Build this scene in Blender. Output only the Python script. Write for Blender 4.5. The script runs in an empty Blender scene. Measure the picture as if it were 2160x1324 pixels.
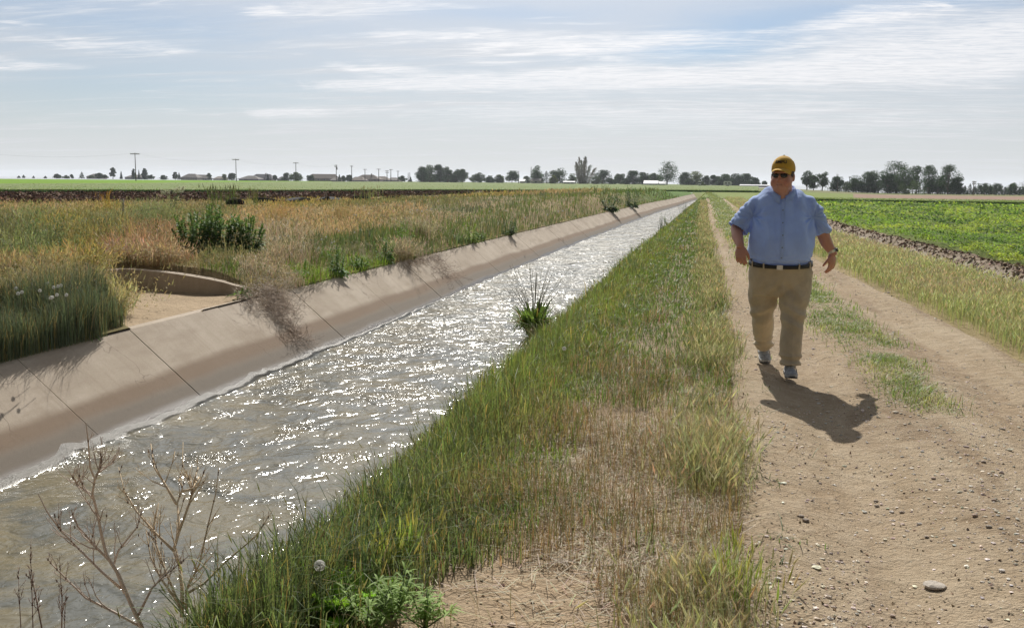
import bpy, math, random
import numpy as np
from mathutils import Vector, Matrix
scene = bpy.context.scene
COL = scene.collection
R_ = math.radians
# ------------------------------------------------------------------ camera
F_PX, CX, CY = 2100.0, 1080.0, 662.0          # focal length and centre in photo pixels (2160 wide)
_d = np.array([(1508.0-CX)/F_PX, (CY-386.5)/F_PX, -1.0]); _d /= np.linalg.norm(_d)   # canal direction (+Y)
_h = np.array([1, -0.011, 0.0])
_u = np.cross(_h, -_d); _u /= np.linalg.norm(_u)
if _u[1] < 0: _u = -_u
_x = np.cross(_d, _u)
ROT = np.array([_x, _d, _u])
CAM = np.array([0.0, 0.0, 1.6])
cam_data = bpy.data.cameras.new('camera'); cam = bpy.data.objects.new('camera', cam_data); COL.objects.link(cam)
cam_data.sensor_width = 36.0; cam_data.lens = 36.0*F_PX/2160.0; cam_data.clip_end = 9000; cam_data.clip_start = 0.05
cam.matrix_world = Matrix.Translation(Vector(CAM)) @ Matrix([list(r) for r in ROT]).to_4x4()
scene.camera = cam
def ray(px, py): return ROT @ np.array([(px-CX)/F_PX, (CY-py)/F_PX, -1.0])
def gz(px, py, z=0.0):                         # ground point seen at a photo pixel
    r = ray(px, py); return CAM + r*((z-CAM[2])/r[2])
def gy(px, py, y):                             # point at distance y along the canal axis
    r = ray(px, py); return CAM + r*(y/r[1])
# ------------------------------------------------------------------ light
SUN_AZ, SUN_EL = R_(-10.5), R_(42.0)
SUN = np.array([math.sin(SUN_AZ)*math.cos(SUN_EL), math.cos(SUN_AZ)*math.cos(SUN_EL), math.sin(SUN_EL)])
sd = bpy.data.lights.new('sun', 'SUN'); sd.energy = 5.0; sd.angle = R_(0.5); sd.color = (1.0, 0.955, 0.88)
so = bpy.data.objects.new('sun', sd); COL.objects.link(so)
so.rotation_euler = Vector(SUN).to_track_quat('Z', 'Y').to_euler()
scene.view_settings.view_transform = 'Standard'; scene.view_settings.look = 'None'
scene.view_settings.exposure = 0.0; scene.view_settings.gamma = 1.0
scene.cycles.use_denoising = True
scene.cycles.max_bounces = 8; scene.cycles.transparent_max_bounces = 8; scene.cycles.volume_bounces = 0
# ------------------------------------------------------------------ node helper
class NT:
    def __init__(s, tree): s.t = tree; s.n = tree.nodes; s.l = tree.links
    def new(s, typ, **kw):
        n = s.n.new(typ)
        for k, v in kw.items():
            if k.startswith('i_'):
                key = k[2:]; key = int(key) if key.isdigit() else key.replace('_', ' ')
                s.put(n.inputs[key], v)
            else: setattr(n, k, v)
        return n
    def put(s, sock, v):
        if isinstance(v, bpy.types.NodeSocket): s.l.new(v, sock)
        else:
            if isinstance(v, (tuple, list)) and len(v) == 3 and sock.type == 'RGBA': v = (*v, 1)
            sock.default_value = v
    def math(s, op, a, b=0.0, c=None, clamp=False):
        n = s.n.new('ShaderNodeMath'); n.operation = op; n.use_clamp = clamp
        s.put(n.inputs[0], a); s.put(n.inputs[1], b)
        if c is not None: s.put(n.inputs[2], c)
        return n.outputs[0]
    def vmath(s, op, a, b):
        n = s.n.new('ShaderNodeVectorMath'); n.operation = op; s.put(n.inputs[0], a); s.put(n.inputs[1], b)
        return n.outputs[0]
    def mix(s, f, a, b, blend='MIX'):
        n = s.n.new('ShaderNodeMix'); n.data_type = 'RGBA'; n.blend_type = blend
        s.put(n.inputs[0], f); s.put(n.inputs[6], a); s.put(n.inputs[7], b); return n.outputs[2]
    def ramp(s, v, a, b, lo=0.0, hi=1.0, smooth=True):
        n = s.n.new('ShaderNodeMapRange'); n.interpolation_type = 'SMOOTHSTEP' if smooth else 'LINEAR'
        s.put(n.inputs[0], v); s.put(n.inputs[1], a); s.put(n.inputs[2], b); s.put(n.inputs[3], lo); s.put(n.inputs[4], hi)
        return n.outputs[0]
    def noise(s, vec, scale, detail=4, rough=0.5, dist=0.0, out=0):
        n = s.n.new('ShaderNodeTexNoise'); s.put(n.inputs['Vector'], vec); n.inputs['Scale'].default_value = scale
        n.inputs['Detail'].default_value = detail; n.inputs['Roughness'].default_value = rough
        n.inputs['Distortion'].default_value = dist; return n.outputs[out]
# ------------------------------------------------------------------ sky
world = bpy.data.worlds.new('World'); scene.world = world; world.use_nodes = True
W = NT(world.node_tree); W.n.clear()
sky = W.new('ShaderNodeTexSky'); sky.sky_type = 'NISHITA'; sky.sun_disc = False
sky.sun_elevation = SUN_EL; sky.sun_rotation = SUN_AZ; sky.air_density = 1.0; sky.dust_density = 0.4; sky.ozone_density = 1.0
tc = W.new('ShaderNodeTexCoord'); sep = W.new('ShaderNodeSeparateXYZ', i_0=tc.outputs['Generated'])
dx, dy, dz = sep.outputs
zz = W.math('MAXIMUM', dz, 0.0)
hz = W.math('ADD', zz, 0.06)
u = W.math('DIVIDE', dx, hz); v = W.math('DIVIDE', dy, hz)
az = W.math('MULTIPLY', W.math('ARCTAN2', dx, dy), 180/math.pi)
el = W.math('MULTIPLY', W.math('ARCSINE', dz), 180/math.pi)
pl = W.new('ShaderNodeCombineXYZ', i_0=u, i_1=v, i_2=0.0).outputs[0]
mp = W.new('ShaderNodeMapping', i_0=pl); mp.inputs['Rotation'].default_value = (0, 0, R_(8)); mp.inputs['Scale'].default_value = (0.28, 1.0, 1.0)
mp2 = W.new('ShaderNodeMapping', i_0=pl); mp2.inputs['Rotation'].default_value = (0, 0, R_(-6)); mp2.inputs['Scale'].default_value = (0.8, 3.4, 1.0)
mp2.inputs['Location'].default_value = (3.1, 1.7, 0)
ae = W.new('ShaderNodeCombineXYZ', i_0=W.math('MULTIPLY', az, 0.055), i_1=W.math('MULTIPLY', el, 0.26), i_2=2.0).outputs[0]
wn = W.noise(ae, 1.3, 5, 0.6, 0.6)                     # wobble
wn2 = W.noise(ae, 3.2, 6, 0.62, 1.2)
el2 = W.math('ADD', el, W.math('MULTIPLY', W.math('SUBTRACT', wn, 0.5), 1.4))
az2 = W.math('ADD', az, W.math('MULTIPLY', W.math('SUBTRACT', wn2, 0.5), 6.0))
def gauss(a0, e0, sa, se, tilt, amp):
    da = W.math('SUBTRACT', az2, a0)
    de = W.math('SUBTRACT', W.math('SUBTRACT', el2, e0), W.math('MULTIPLY', da, tilt))
    q = W.math('ADD', W.math('POWER', W.math('ABSOLUTE', W.math('DIVIDE', da, sa)), 2.0), W.math('POWER', W.math('ABSOLUTE', W.math('DIVIDE', de, se)), 2.0))
    return W.math('MULTIPLY', W.math('EXPONENT', W.math('MULTIPLY', q, -1.0)), amp)
def px_ae(px, py):
    r = ray(px, py); r = r/np.linalg.norm(r); return math.degrees(math.atan2(r[0], r[1])), math.degrees(math.asin(r[2]))
def blob(px, py, sx, sy, tilt, amp):
    a, e = px_ae(px, py); return gauss(a, e, sx/36.6, sy/36.6, tilt, amp)
def total(lst):
    acc = lst[0]
    for g in lst[1:]: acc = W.math('ADD', acc, g)
    return acc
bright = total([blob(1000, 75, 260, 15, .02, .75), blob(1330, 92, 280, 16, .05, .7), blob(1230, 45, 150, 6, 0, .5), blob(800, 178, 190, 11, .03, .85), blob(1080, 165, 330, 20, .0, .8), blob(1500, 160, 380, 22, .03, .8), blob(1950, 150, 330, 34, 0, .75), blob(2050, 105, 260, 30, .0, .8),
                blob(1850, 38, 95, 20, .03, .95), blob(2130, 50, 90, 26, -.08, .9), blob(1720, 67, 60, 7, 0, .6), blob(615, 238, 85, 12, .02, .9), blob(70, 145, 130, 9, .08, .85), blob(0, 128, 50, 8, .05, .6), blob(790, 140, 85, 9, 0, .8), blob(360, 230, 60, 6, 0, .5), blob(340, 188, 40, 4, 0, .4),
                blob(1600, 250, 800, 60, 0, .62), blob(1200, 110, 420, 40, .02, .42), blob(1950, 90, 300, 55, 0, .5), blob(1000, 235, 300, 26, 0, .35), blob(250, 92, 230, 12, 0, .42), blob(700, 28, 170, 18, 0, .62), blob(570, 25, 50, 12, 0, .5), blob(40, 46, 60, 7, 0, .7), blob(30, 15, 60, 6, 0, .55), blob(860, 8, 260, 14, .02, .6), blob(180, 105, 260, 16, .02, .5), blob(1000, 125, 70, 6, 0, .5), blob(1280, 128, 60, 5, 0, .6), blob(1970, 14, 30, 6, -.3, .6), blob(250, 262, 300, 14, 0, .3), blob(1150, 33, 90, 4, .05, .5)])
blue = total([blob(250, 40, 330, 50, 0, .7), blob(1560, 70, 190, 45, .08, .85), blob(330, 180, 330, 50, 0, .55), blob(1050, 25, 220, 18, 0, .45), blob(80, 230, 260, 50, 0, .4), blob(1480, 110, 200, 18, 0, .5), blob(2000, 10, 200, 10, 0, .5), blob(1850, 25, 300, 30, 0, .35)])
streak = W.ramp(W.noise(mp.outputs[0], 1.6, 8, 0.62, 0.5), 0.42, 0.66)
fine = W.noise(mp2.outputs[0], 2.6, 8, 0.68, 0.8)
skyc = W.mix(1.0, sky.outputs[0], (0.50, 0.60, 0.73), 'MULTIPLY')
veil = W.mix(W.ramp(el, 0.0, 12.0), (6.8, 6.95, 7.2), (6.4, 6.65, 7.1))
vf = W.math('SUBTRACT', W.math('ADD', 0.72, W.math('MULTIPLY', streak, 0.16)), W.math('MULTIPLY', blue, 0.55), clamp=True)
c1 = W.mix(vf, skyc, veil)
edge_ = W.math('ADD', W.math('MULTIPLY', W.math('SUBTRACT', fine, 0.5), 1.5), W.math('MULTIPLY', W.math('SUBTRACT', wn2, 0.5), 1.0))
dens = W.math('MULTIPLY', W.ramp(W.math('ADD', bright, edge_), 0.22, 1.15), W.ramp(bright, .05, .6, 0, .92))
fine2 = W.noise(mp2.outputs[0], 7.0, 6, 0.7, 1.2)
dens = W.math('MULTIPLY', dens, W.ramp(fine2, .34, .60, .38, 1.0))
dens = W.math('ADD', dens, W.math('MULTIPLY', W.ramp(fine, .45, .7), W.math('MULTIPLY', streak, .48)), clamp=True)
c2 = W.mix(dens, c1, (8.9, 8.95, 9.2))
low = W.mix(W.ramp(el, -1.0, 7.0, 0.5, 0.0), c2, (7.0, 7.2, 7.55))
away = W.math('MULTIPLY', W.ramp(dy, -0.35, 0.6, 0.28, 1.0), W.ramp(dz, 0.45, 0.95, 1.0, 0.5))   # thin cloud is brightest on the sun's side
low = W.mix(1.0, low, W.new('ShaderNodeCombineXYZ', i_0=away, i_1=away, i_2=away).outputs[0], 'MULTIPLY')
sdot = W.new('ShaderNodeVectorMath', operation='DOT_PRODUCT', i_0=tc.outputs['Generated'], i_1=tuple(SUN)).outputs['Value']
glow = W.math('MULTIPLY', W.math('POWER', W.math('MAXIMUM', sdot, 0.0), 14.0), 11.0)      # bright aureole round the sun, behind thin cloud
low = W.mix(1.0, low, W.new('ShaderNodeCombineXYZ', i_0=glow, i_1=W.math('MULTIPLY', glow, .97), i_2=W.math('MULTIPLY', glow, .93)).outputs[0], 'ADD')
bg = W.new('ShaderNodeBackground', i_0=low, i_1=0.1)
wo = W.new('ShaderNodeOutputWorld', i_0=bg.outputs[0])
# ------------------------------------------------------------------ mesh helpers
def tag(o, label=None, cat=None, group=None, kind=None):
    if label: o['label'] = label
    if cat: o['category'] = cat
    if group: o['group'] = group
    if kind: o['kind'] = kind
    return o
def new_obj(name, me, parent=None, mat=None):
    o = bpy.data.objects.new(name, me); COL.objects.link(o)
    if mat is not None: me.materials.append(mat)
    if parent is not None: o.parent = parent
    return o
def empty(name, loc=(0, 0, 0), rz=0.0):
    o = bpy.data.objects.new(name, None); COL.objects.link(o); o.location = [float(q) for q in loc]; o.rotation_euler = (0, 0, rz); o.empty_display_size = 0.2
    return o
class MB:
    """collects vertices, faces (tri or quad arrays) and vertex colours; build() links them as ONE object"""
    def __init__(s): s.V = []; s.F = []; s.C = []; s.n = 0
    def add(s, V, F, c=None):
        V = np.asarray(V, float).reshape(-1, 3)
        for f in (F if isinstance(F, list) else [F]):
            f = np.asarray(f, np.int64)
            if f.size: s.F.append(f + s.n)
        s.V.append(V); s.n += len(V)
        if c is None: c = (0.5, 0.5, 0.5)
        c = np.asarray(c, float)
        s.C.append(np.broadcast_to(c, (len(V), 3)) if c.ndim == 1 else c)
        return s
    def build(s, name, mat=None, parent=None, smooth=True, col=True):
        V = np.concatenate(s.V); me = bpy.data.meshes.new(name)
        me.vertices.add(len(V)); me.vertices.foreach_set('co', V.astype(np.float32).ravel())
        loops = np.concatenate([f.ravel() for f in s.F]); tot = np.concatenate([np.full(len(f), f.shape[1]) for f in s.F])
        st = np.concatenate([[0], np.cumsum(tot)[:-1]])
        me.loops.add(len(loops)); me.loops.foreach_set('vertex_index', loops.astype(np.int32))
        me.polygons.add(len(tot)); me.polygons.foreach_set('loop_start', st.astype(np.int32)); me.polygons.foreach_set('loop_total', tot.astype(np.int32))
        me.polygons.foreach_set('use_smooth', np.full(len(tot), bool(smooth)))
        if col:
            a = me.color_attributes.new('Col', 'FLOAT_COLOR', 'POINT')
            C = np.concatenate(s.C); a.data.foreach_set('color', np.hstack([C, np.ones((len(C), 1))]).astype(np.float32).ravel())
        me.update(calc_edges=True)
        return new_obj(name, me, parent, mat)
def box_vf(x0, x1, y0, y1, z0, z1):
    V = np.array([(x, y, z) for z in (z0, z1) for y in (y0, y1) for x in (x0, x1)], float)
    F = np.array([(0, 2, 3, 1), (4, 5, 7, 6), (0, 1, 5, 4), (2, 6, 7, 3), (0, 4, 6, 2), (1, 3, 7, 5)])
    return V, F
def grid_faces(ni, nj, closed=False):
    i = np.arange(ni-1)[:, None]; j = np.arange(nj if closed else nj-1)[None, :]
    a = i*nj+j; b = i*nj+(j+1) % nj
    return np.stack([a, b, b+nj, a+nj], -1).reshape(-1, 4)
def tube_vf(P, r, k=6, flat=1.0, caps=True):
    """closed tapering tube along points P with radii r"""
    P = np.asarray(P, float); n = len(P); r = np.broadcast_to(np.asarray(r, float), (n,))
    T = np.gradient(P, axis=0); T /= np.linalg.norm(T, axis=1)[:, None]+1e-12
    ref = np.array([0, 0, 1.0]) if abs(T[0][2]) < 0.9 else np.array([1.0, 0, 0])
    V = []
    N = None
    for i in range(n):
        if N is None: N = np.cross(T[i], ref)
        N = N-T[i]*np.dot(N, T[i]); N /= np.linalg.norm(N)+1e-12
        B = np.cross(T[i], N); a = np.linspace(0, 2*np.pi, k, endpoint=False)
        V.append(P[i]+r[i]*(np.cos(a)[:, None]*N+flat*np.sin(a)[:, None]*B))
    V = np.concatenate(V); F = [grid_faces(n, k, True)[:, ::-1]]
    if caps:
        V = np.vstack([V, P[0], P[-1]]); m = n*k; j = np.arange(k); j2 = (j+1) % k
        F.append(np.vstack([np.stack([j, j2, np.full(k, m)], 1), np.stack([m-k+j2, m-k+j, np.full(k, m+1)], 1)]))
    return V, F
_rs = np.random.RandomState(7)
_PERM = _rs.rand(64, 64, 64)
def vnoise(p):
    p = np.asarray(p, float); i = np.floor(p).astype(int); f = p-i; f = f*f*(3-2*f); i &= 63; j = (i+1) & 63
    g = lambda a, b, c: _PERM[a, b, c]
    x0, y0, z0 = i.T; x1, y1, z1 = j.T; fx, fy, fz = f.T
    l = lambda a, b, t: a+(b-a)*t
    return l(l(l(g(x0, y0, z0), g(x1, y0, z0), fx), l(g(x0, y1, z0), g(x1, y1, z0), fx), fy),
             l(l(g(x0, y0, z1), g(x1, y0, z1), fx), l(g(x0, y1, z1), g(x1, y1, z1), fx), fy), fz)*2-1
def fbm(p, o=4):
    p = np.asarray(p, float); s = 0; a = 1.0; t = 0
    for k in range(o): s = s+a*vnoise(p*(2.03**k)+k*17.3); t += a; a *= 0.5
    return s/t
def n2(x, y, sc, o=4, seed=0.0):
    x = np.asarray(x, float); y = np.asarray(y, float)
    sh = np.broadcast(x, y).shape; x = np.broadcast_to(x, sh).ravel(); y = np.broadcast_to(y, sh).ravel()
    return fbm(np.stack([x*sc+31.7+seed*5.1, y*sc+11.3, np.full(len(x), 3.7+seed)], 1), o).reshape(sh)
def sstep(a, b, x): t = np.clip((x-a)/(b-a), 0, 1); return t*t*(3-2*t)
# ------------------------------------------------------------------ materials
def mat(name):
    m = bpy.data.materials.new(name); m.use_nodes = True; t = NT(m.node_tree); t.n.clear()
    out = t.new('ShaderNodeOutputMaterial'); return m, t, out
def bump(t, h, dist, strength=1.0): return t.new('ShaderNodeBump', i_Strength=strength, i_Distance=dist, i_Height=h).outputs[0]
def principled(t, out, base, rough=0.8, normal=None, spec=0.5, metal=0.0, **kw):
    b = t.new('ShaderNodeBsdfPrincipled'); t.put(b.inputs['Base Color'], base); t.put(b.inputs['Roughness'], rough)
    b.inputs['Specular IOR Level'].default_value = spec; b.inputs['Metallic'].default_value = metal
    if normal is not None: t.put(b.inputs['Normal'], normal)
    for k, v in kw.items(): t.put(b.inputs[k.replace('_', ' ')], v)
    t.l.new(b.outputs[0], out.inputs[0]); return b
def simple(name, c, rough=0.7, nscale=0, namt=0.15, bscale=0, bdist=0.002, spec=0.4, metal=0.0):
    m, t, out = mat(name); co = t.new('ShaderNodeTexCoord').outputs['Object']; base = c; nrm = None
    if nscale:
        n = t.noise(co, nscale, 4); d = tuple(q*(1-namt) for q in c); e = tuple(min(1, q*(1+namt)) for q in c)
        base = t.mix(t.ramp(n, 0.3, 0.7), d, e)
    if bscale: nrm = bump(t, t.noise(co, bscale, 4), bdist)
    principled(t, out, base, rough, nrm, spec, metal); return m
def leafy(name, transl=0.4, rough=0.55, gloss=0.25, tint=(1.15, 1.2, 0.7)):
    m, t, out = mat(name); at = t.new('ShaderNodeAttribute', attribute_name='Col').outputs['Color']
    p = t.new('ShaderNodeBsdfPrincipled'); t.put(p.inputs['Base Color'], at); p.inputs['Roughness'].default_value = rough; p.inputs['Specular IOR Level'].default_value = gloss
    tr = t.new('ShaderNodeBsdfTranslucent'); t.put(tr.inputs[0], t.mix(1.0, at, tint, 'MULTIPLY'))
    mx = t.new('ShaderNodeMixShader'); mx.inputs[0].default_value = transl; t.l.new(p.outputs[0], mx.inputs[1]); t.l.new(tr.outputs[0], mx.inputs[2])
    t.l.new(mx.outputs[0], out.inputs[0]); return m
def attr_mat(name, rough=0.85, spec=0.3, bscale=0, bdist=0.01):
    m, t, out = mat(name); at = t.new('ShaderNodeAttribute', attribute_name='Col').outputs['Color']
    co = t.new('ShaderNodeTexCoord').outputs['Object']
    principled(t, out, at, rough, bump(t, t.noise(co, bscale, 4), bdist) if bscale else None, spec); return m
M_GRASS = leafy('grass_blades', 0.45, 0.5, 0.3)
M_DRY = leafy('dry_grass', 0.35, 0.6, 0.3, (1.1, 1.0, 0.8))
M_LEAF = leafy('broad_leaf', 0.4, 0.6, 0.12)
M_TREE = leafy('tree_leaves', 0.25, 0.6, 0.2, (1.0, 1.1, 0.7))
M_BARK = attr_mat('bark', 0.9, 0.2)
M_TWIG = attr_mat('dry_twigs', 0.75, 0.35)
# ------------------------------------------------------------------ lie of the land
ZT, ZW = -0.15, -0.93                         # top of the lining and water level
DL_Y = [0, 25, 40, 60, 90, 110, 140, 175, 200]; DL_X = [0, .0, .15, .45, 1.1, 1.9, 2.6, 3.6, 4.6]
def dl(y): return np.interp(y, DL_Y, DL_X)
def xl(y): return -6.58+dl(y)                  # left edge of the lining
def xr(y): return -1.73+0.12*dl(y)              # right edge
Y_END = 166.0
INLET = np.array([gz(px, py, -0.15)[:2] for px, py in [(284, 694), (530, 629), (514, 613), (440, 611), (360, 604), (290, 598), (230, 599), (205, 645), (240, 680)]])
def in_poly(x, y, P):
    inside = np.zeros(np.shape(x), bool); n = len(P)
    for i in range(n):
        x1, y1 = P[i]; x2, y2 = P[(i+1) % n]
        with np.errstate(divide='ignore', invalid='ignore'):
            c = ((y1 > y) != (y2 > y)) & (x < (x2-x1)*(y-y1)/(y2-y1+1e-12)+x1)
        inside ^= c
    return inside
def zfar(x, y):                                # the land drops away a little on the far right
    return -1.5*sstep(95, 420, y)*sstep(0.03, 0.16, x/np.maximum(y, 1))
def gz_left(x, y):
    s = xl(y)-x
    z = ZT+0.02+0.30*sstep(0.1, 1.3, s)-0.13*sstep(12, 40, s)+.50*sstep(30, 58, y)*sstep(.2, 2.2, s)*(1-sstep(7, 16, s))*(1-sstep(120, 150, y))+0.03*n2(x, y, 0.8, 3)*sstep(0, .6, s)*(1-sstep(60, 90, y))
    z = np.where(in_poly(x, y, INLET), ZT-0.035+0.02*n2(x, y, 1.5, 3), z)
    return z
def gz_right(x, y):
    s = x-xr(y)
    z = ZT+0.02+0.12*sstep(0, .7, s)+0.03*n2(x, y, 1.6, 3)*sstep(0, .3, s)*(1-sstep(50, 90, y))
    rd = sstep(-0.1, 0.15, x-ROADL(y))*(1-sstep(-0.15, 0.1, x-ROADR(y)))
    z = z*(1-rd)+(-0.06)*rd
    dc = DITCH(y); wet = np.exp(-((x-dc)/0.33)**2)*(1-sstep(60, 75, y)); rdg = np.exp(-((x-dc-0.62)/0.3)**2)*(1-sstep(60, 80, y))
    z = z-0.20*wet+(0.15+0.08*n2(x, y, 1.4, 3, 2))*rdg+0.05*n2(x, y, 4.0, 3, 5)*(wet+rdg)
    return z+zfar(x, y)
def ROADC(y): return np.interp(y, [0, 6, 10, 20, 40, 105, 200], [1.5, 1.5, 1.5, 1.12, .72, .12, -1.5])
def ROADL(y): return ROADC(y)-np.interp(y, [0, 5, 10, 16, 25, 200], [1.35, 1.32, 1.30, 1.13, 1.0, .95])
def ROADR(y): return ROADC(y)+np.interp(y, [0, 9, 14, 30, 200], [1.6, 1.4, 1.32, 1.05, .95])
def DITCH(y): return np.interp(y, [0, 10, 18, 30, 34, 60, 100], [6.1, 5.5, 5.0, 4.45, 4.15, 3.6, 3.2])
# ------------------------------------------------------------------ ground
def ycoords(y0, y1, first, grow):
    L = [y0]; st = first
    while L[-1] < y1:
        L.append(L[-1]+max(first, st)); st = max(first, (abs(L[-1])-6)*grow)
    L[-1] = y1; return np.array(L)
yy = np.concatenate([ycoords(-30, 2.0, 2.0, 0.0)[:-1], ycoords(2.0, 30, 0.10, 0.0)[:-1], ycoords(30, Y_END, 0.3, 0.014)])
ss = np.concatenate([np.arange(0, 4, 0.10), np.arange(4, 12, 0.16), 12*1.05**np.arange(0, 110)]); ss = ss[ss < 2600]
def soil_color(x, y, side):
    n = n2(x, y, 1.3, 4)[..., None]; n3 = n2(x, y, 0.25, 3, 4)[..., None]
    dirt = np.array([.36, .275, .185]); weed = np.array([.16, .14, .06]); green = np.array([.08, .14, .03])
    c = dirt*(1+0.25*n)
    if side < 0:
        k = sstep(-.3, .5, n2(x, y, .6, 3, 8))[..., None]
        c = (np.array([.28, .21, .11])*(1-k)+weed*k)*(1+.25*n)
        c = np.where(in_poly(x, y, INLET)[..., None], np.array([.44, .34, .23])*(1+.18*n2(x, y, 2.2, 5, 3)[..., None]), c)
    else:
        s = (x-ROADR(y))[..., None]
        gr = ((x > ROADR(y)-.05) & (x < DITCH(y)-.4))[..., None]
        c = np.where(gr, np.array([.30, .24, .12])*(1+.3*n), c)
        cr = (x > DITCH(y)+1.3)[..., None]
        c = np.where(cr, np.array([.16, .20, .05])*(1+.25*n3), c)
        wet = np.exp(-((x-DITCH(y)-.4)/0.55)**2)[..., None]
        c = c*(1-wet)+wet*np.array([.27, .215, .16])*(1+.3*n2(x, y, 5, 3, 2)[..., None])
        crust = (np.exp(-((x-DITCH(y)+.02)/0.36)**2)*sstep(-.25, .1, n2(x, y, 3.2, 4, 9)))[..., None]
        c = c*(1-crust)+crust*np.array([.62, .58, .52])
    far = (sstep(60, 120, y))[..., None]
    return np.clip(c*(1-far)+far*green*(1+.3*n3)*1.5, 0.01, 1)
g = MB()
YY, SS = np.meshgrid(yy, ss, indexing='ij')
XL = xl(YY)-SS; ZL = gz_left(XL, YY); g.add(np.stack([XL, YY, ZL], -1), grid_faces(len(yy), len(ss)), soil_color(XL, YY, -1).reshape(-1, 3))
XR = xr(YY)+SS; ZR = gz_right(XR, YY); g.add(np.stack([XR, YY, ZR], -1), grid_faces(len(yy), len(ss))[:, ::-1], soil_color(XR, YY, 1).reshape(-1, 3))
# beyond the canal's end: full width, to the horizon
yf = Y_END+np.concatenate([[0], 4*1.06**np.arange(0, 70)]); yf = yf[yf < 4200]
xf = np.concatenate([-ss[::-1]-7, np.linspace(-6.5, 3.5, 6), ss+4.5])
YF, XF = np.meshgrid(yf, xf, indexing='ij'); ZF = np.where(XF > 0, zfar(XF, YF), 0)+0.0*XF
g.add(np.stack([XF, YF, ZF], -1), grid_faces(len(yf), len(xf))[:, ::-1], soil_color(XF, YF, 1).reshape(-1, 3))
# end wall of the trough
a, b = float(xl(Y_END))-.3, float(xr(Y_END))+.3
g.add([(a+0, Y_END-9, -1.05), (b+1, Y_END-9, -1.05), (b+1, Y_END, .05), (a, Y_END, .05)], np.array([[0, 1, 2, 3]]), (.22, .25, .09))
m, t, out = mat('soil'); at = t.new('ShaderNodeAttribute', attribute_name='Col').outputs['Color']; co = t.new('ShaderNodeTexCoord').outputs['Object']
nb = t.noise(co, 9, 6, 0.65); nf = t.noise(co, 60, 3, 0.6)
cc = t.mix(1.0, at, t.mix(nb, (.72, .72, .72), (1.25, 1.22, 1.18)), 'MULTIPLY')
principled(t, out, cc, 0.95, bump(t, t.math('ADD', nb, t.math('MULTIPLY', nf, .35)), 0.05), 0.15)
tag(g.build('ground', m), kind='structure')
# ------------------------------------------------------------------ dirt road
def road_z(X, Y):
    q = X-ROADC(Y); rut = np.exp(-((q+.68)/.26)**2)+np.exp(-((q-.72)/.26)**2)
    return .010-.062*rut+.034*np.exp(-(q/.3)**2)+.022*n2(X, Y*.45, 1.6, 4, 6)+.014*n2(X, Y, 6, 4, 7)+.012*n2(X*6, Y*.35, 1.5, 3, 3)+zfar(X, Y)
ry = np.concatenate([ycoords(1.5, 30, 0.045, 0.0)[:-1], ycoords(30, 185, 0.12, 0.01)]); rt = np.linspace(0, 1, 96)
RY, RT = np.meshgrid(ry, rt, indexing='ij')
el_, er_ = ROADL(RY)+.09*n2(RY*0, RY, 1.1, 4, 1)-.1, ROADR(RY)+.09*n2(RY*0+9, RY, 1.1, 4, 2)+.1
RX = el_+(er_-el_)*RT; q = (RX-ROADC(RY))
rut = np.exp(-((q+.68)/.26)**2)+np.exp(-((q-.72)/.26)**2); edge = sstep(0, .07, RT)*(1-sstep(.93, 1, RT))
RZ = road_z(RX, RY)*edge-.06*(1-edge)
rg = MB(); rg.add(np.stack([RX, RY, RZ], -1), grid_faces(len(ry), len(rt))[:, ::-1])
m, t, out = mat('road_dirt'); co = t.new('ShaderNodeTexCoord').outputs['Object']
mpr = t.new('ShaderNodeMapping', i_0=co); mpr.inputs['Scale'].default_value = (1, .13, 1)
big = t.noise(co, .55, 4, .6); st = t.noise(mpr.outputs[0], 3.6, 5, .6); mid = t.noise(co, 7, 6, .68); fin = t.noise(co, 55, 4, .7)
c0 = t.mix(t.ramp(st, .32, .68), (.37, .285, .185), (.47, .38, .265))
dk = t.ramp(t.noise(mpr.outputs[0], 1.7, 6, .65, .5), .46, .62, 0, .8); c0 = t.mix(dk, c0, (.235, .165, .105))
c0 = t.mix(t.ramp(big, .38, .66, 0, .55), c0, (.36, .26, .165))
c0 = t.mix(t.ramp(mid, .35, .7, 0, .5), c0, (.54, .45, .33))
vo = t.new('ShaderNodeTexVoronoi', i_Vector=co, i_Scale=70.0); peb = t.ramp(vo.outputs['Distance'], .05, .22, 1, 0)
sel = t.math('GREATER_THAN', t.new('ShaderNodeSeparateColor', i_0=vo.outputs['Color']).outputs[0], .62)
pf = t.math('MULTIPLY', peb, sel)
c0 = t.mix(t.ramp(fin, .3, .75, 0, .35), c0, (.27, .185, .11))
c0 = t.mix(pf, c0, t.mix(t.new('ShaderNodeSeparateColor', i_0=vo.outputs['Color']).outputs[1], (.30, .24, .19), (.62, .53, .44)))
hh = t.math('ADD', t.math('ADD', t.math('MULTIPLY', mid, .7), t.math('MULTIPLY', fin, .25)), t.math('MULTIPLY', pf, .2))
principled(t, out, c0, .95, bump(t, hh, .07), .15)
tag(rg.build('dirt_road', m), kind='structure')
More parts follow.
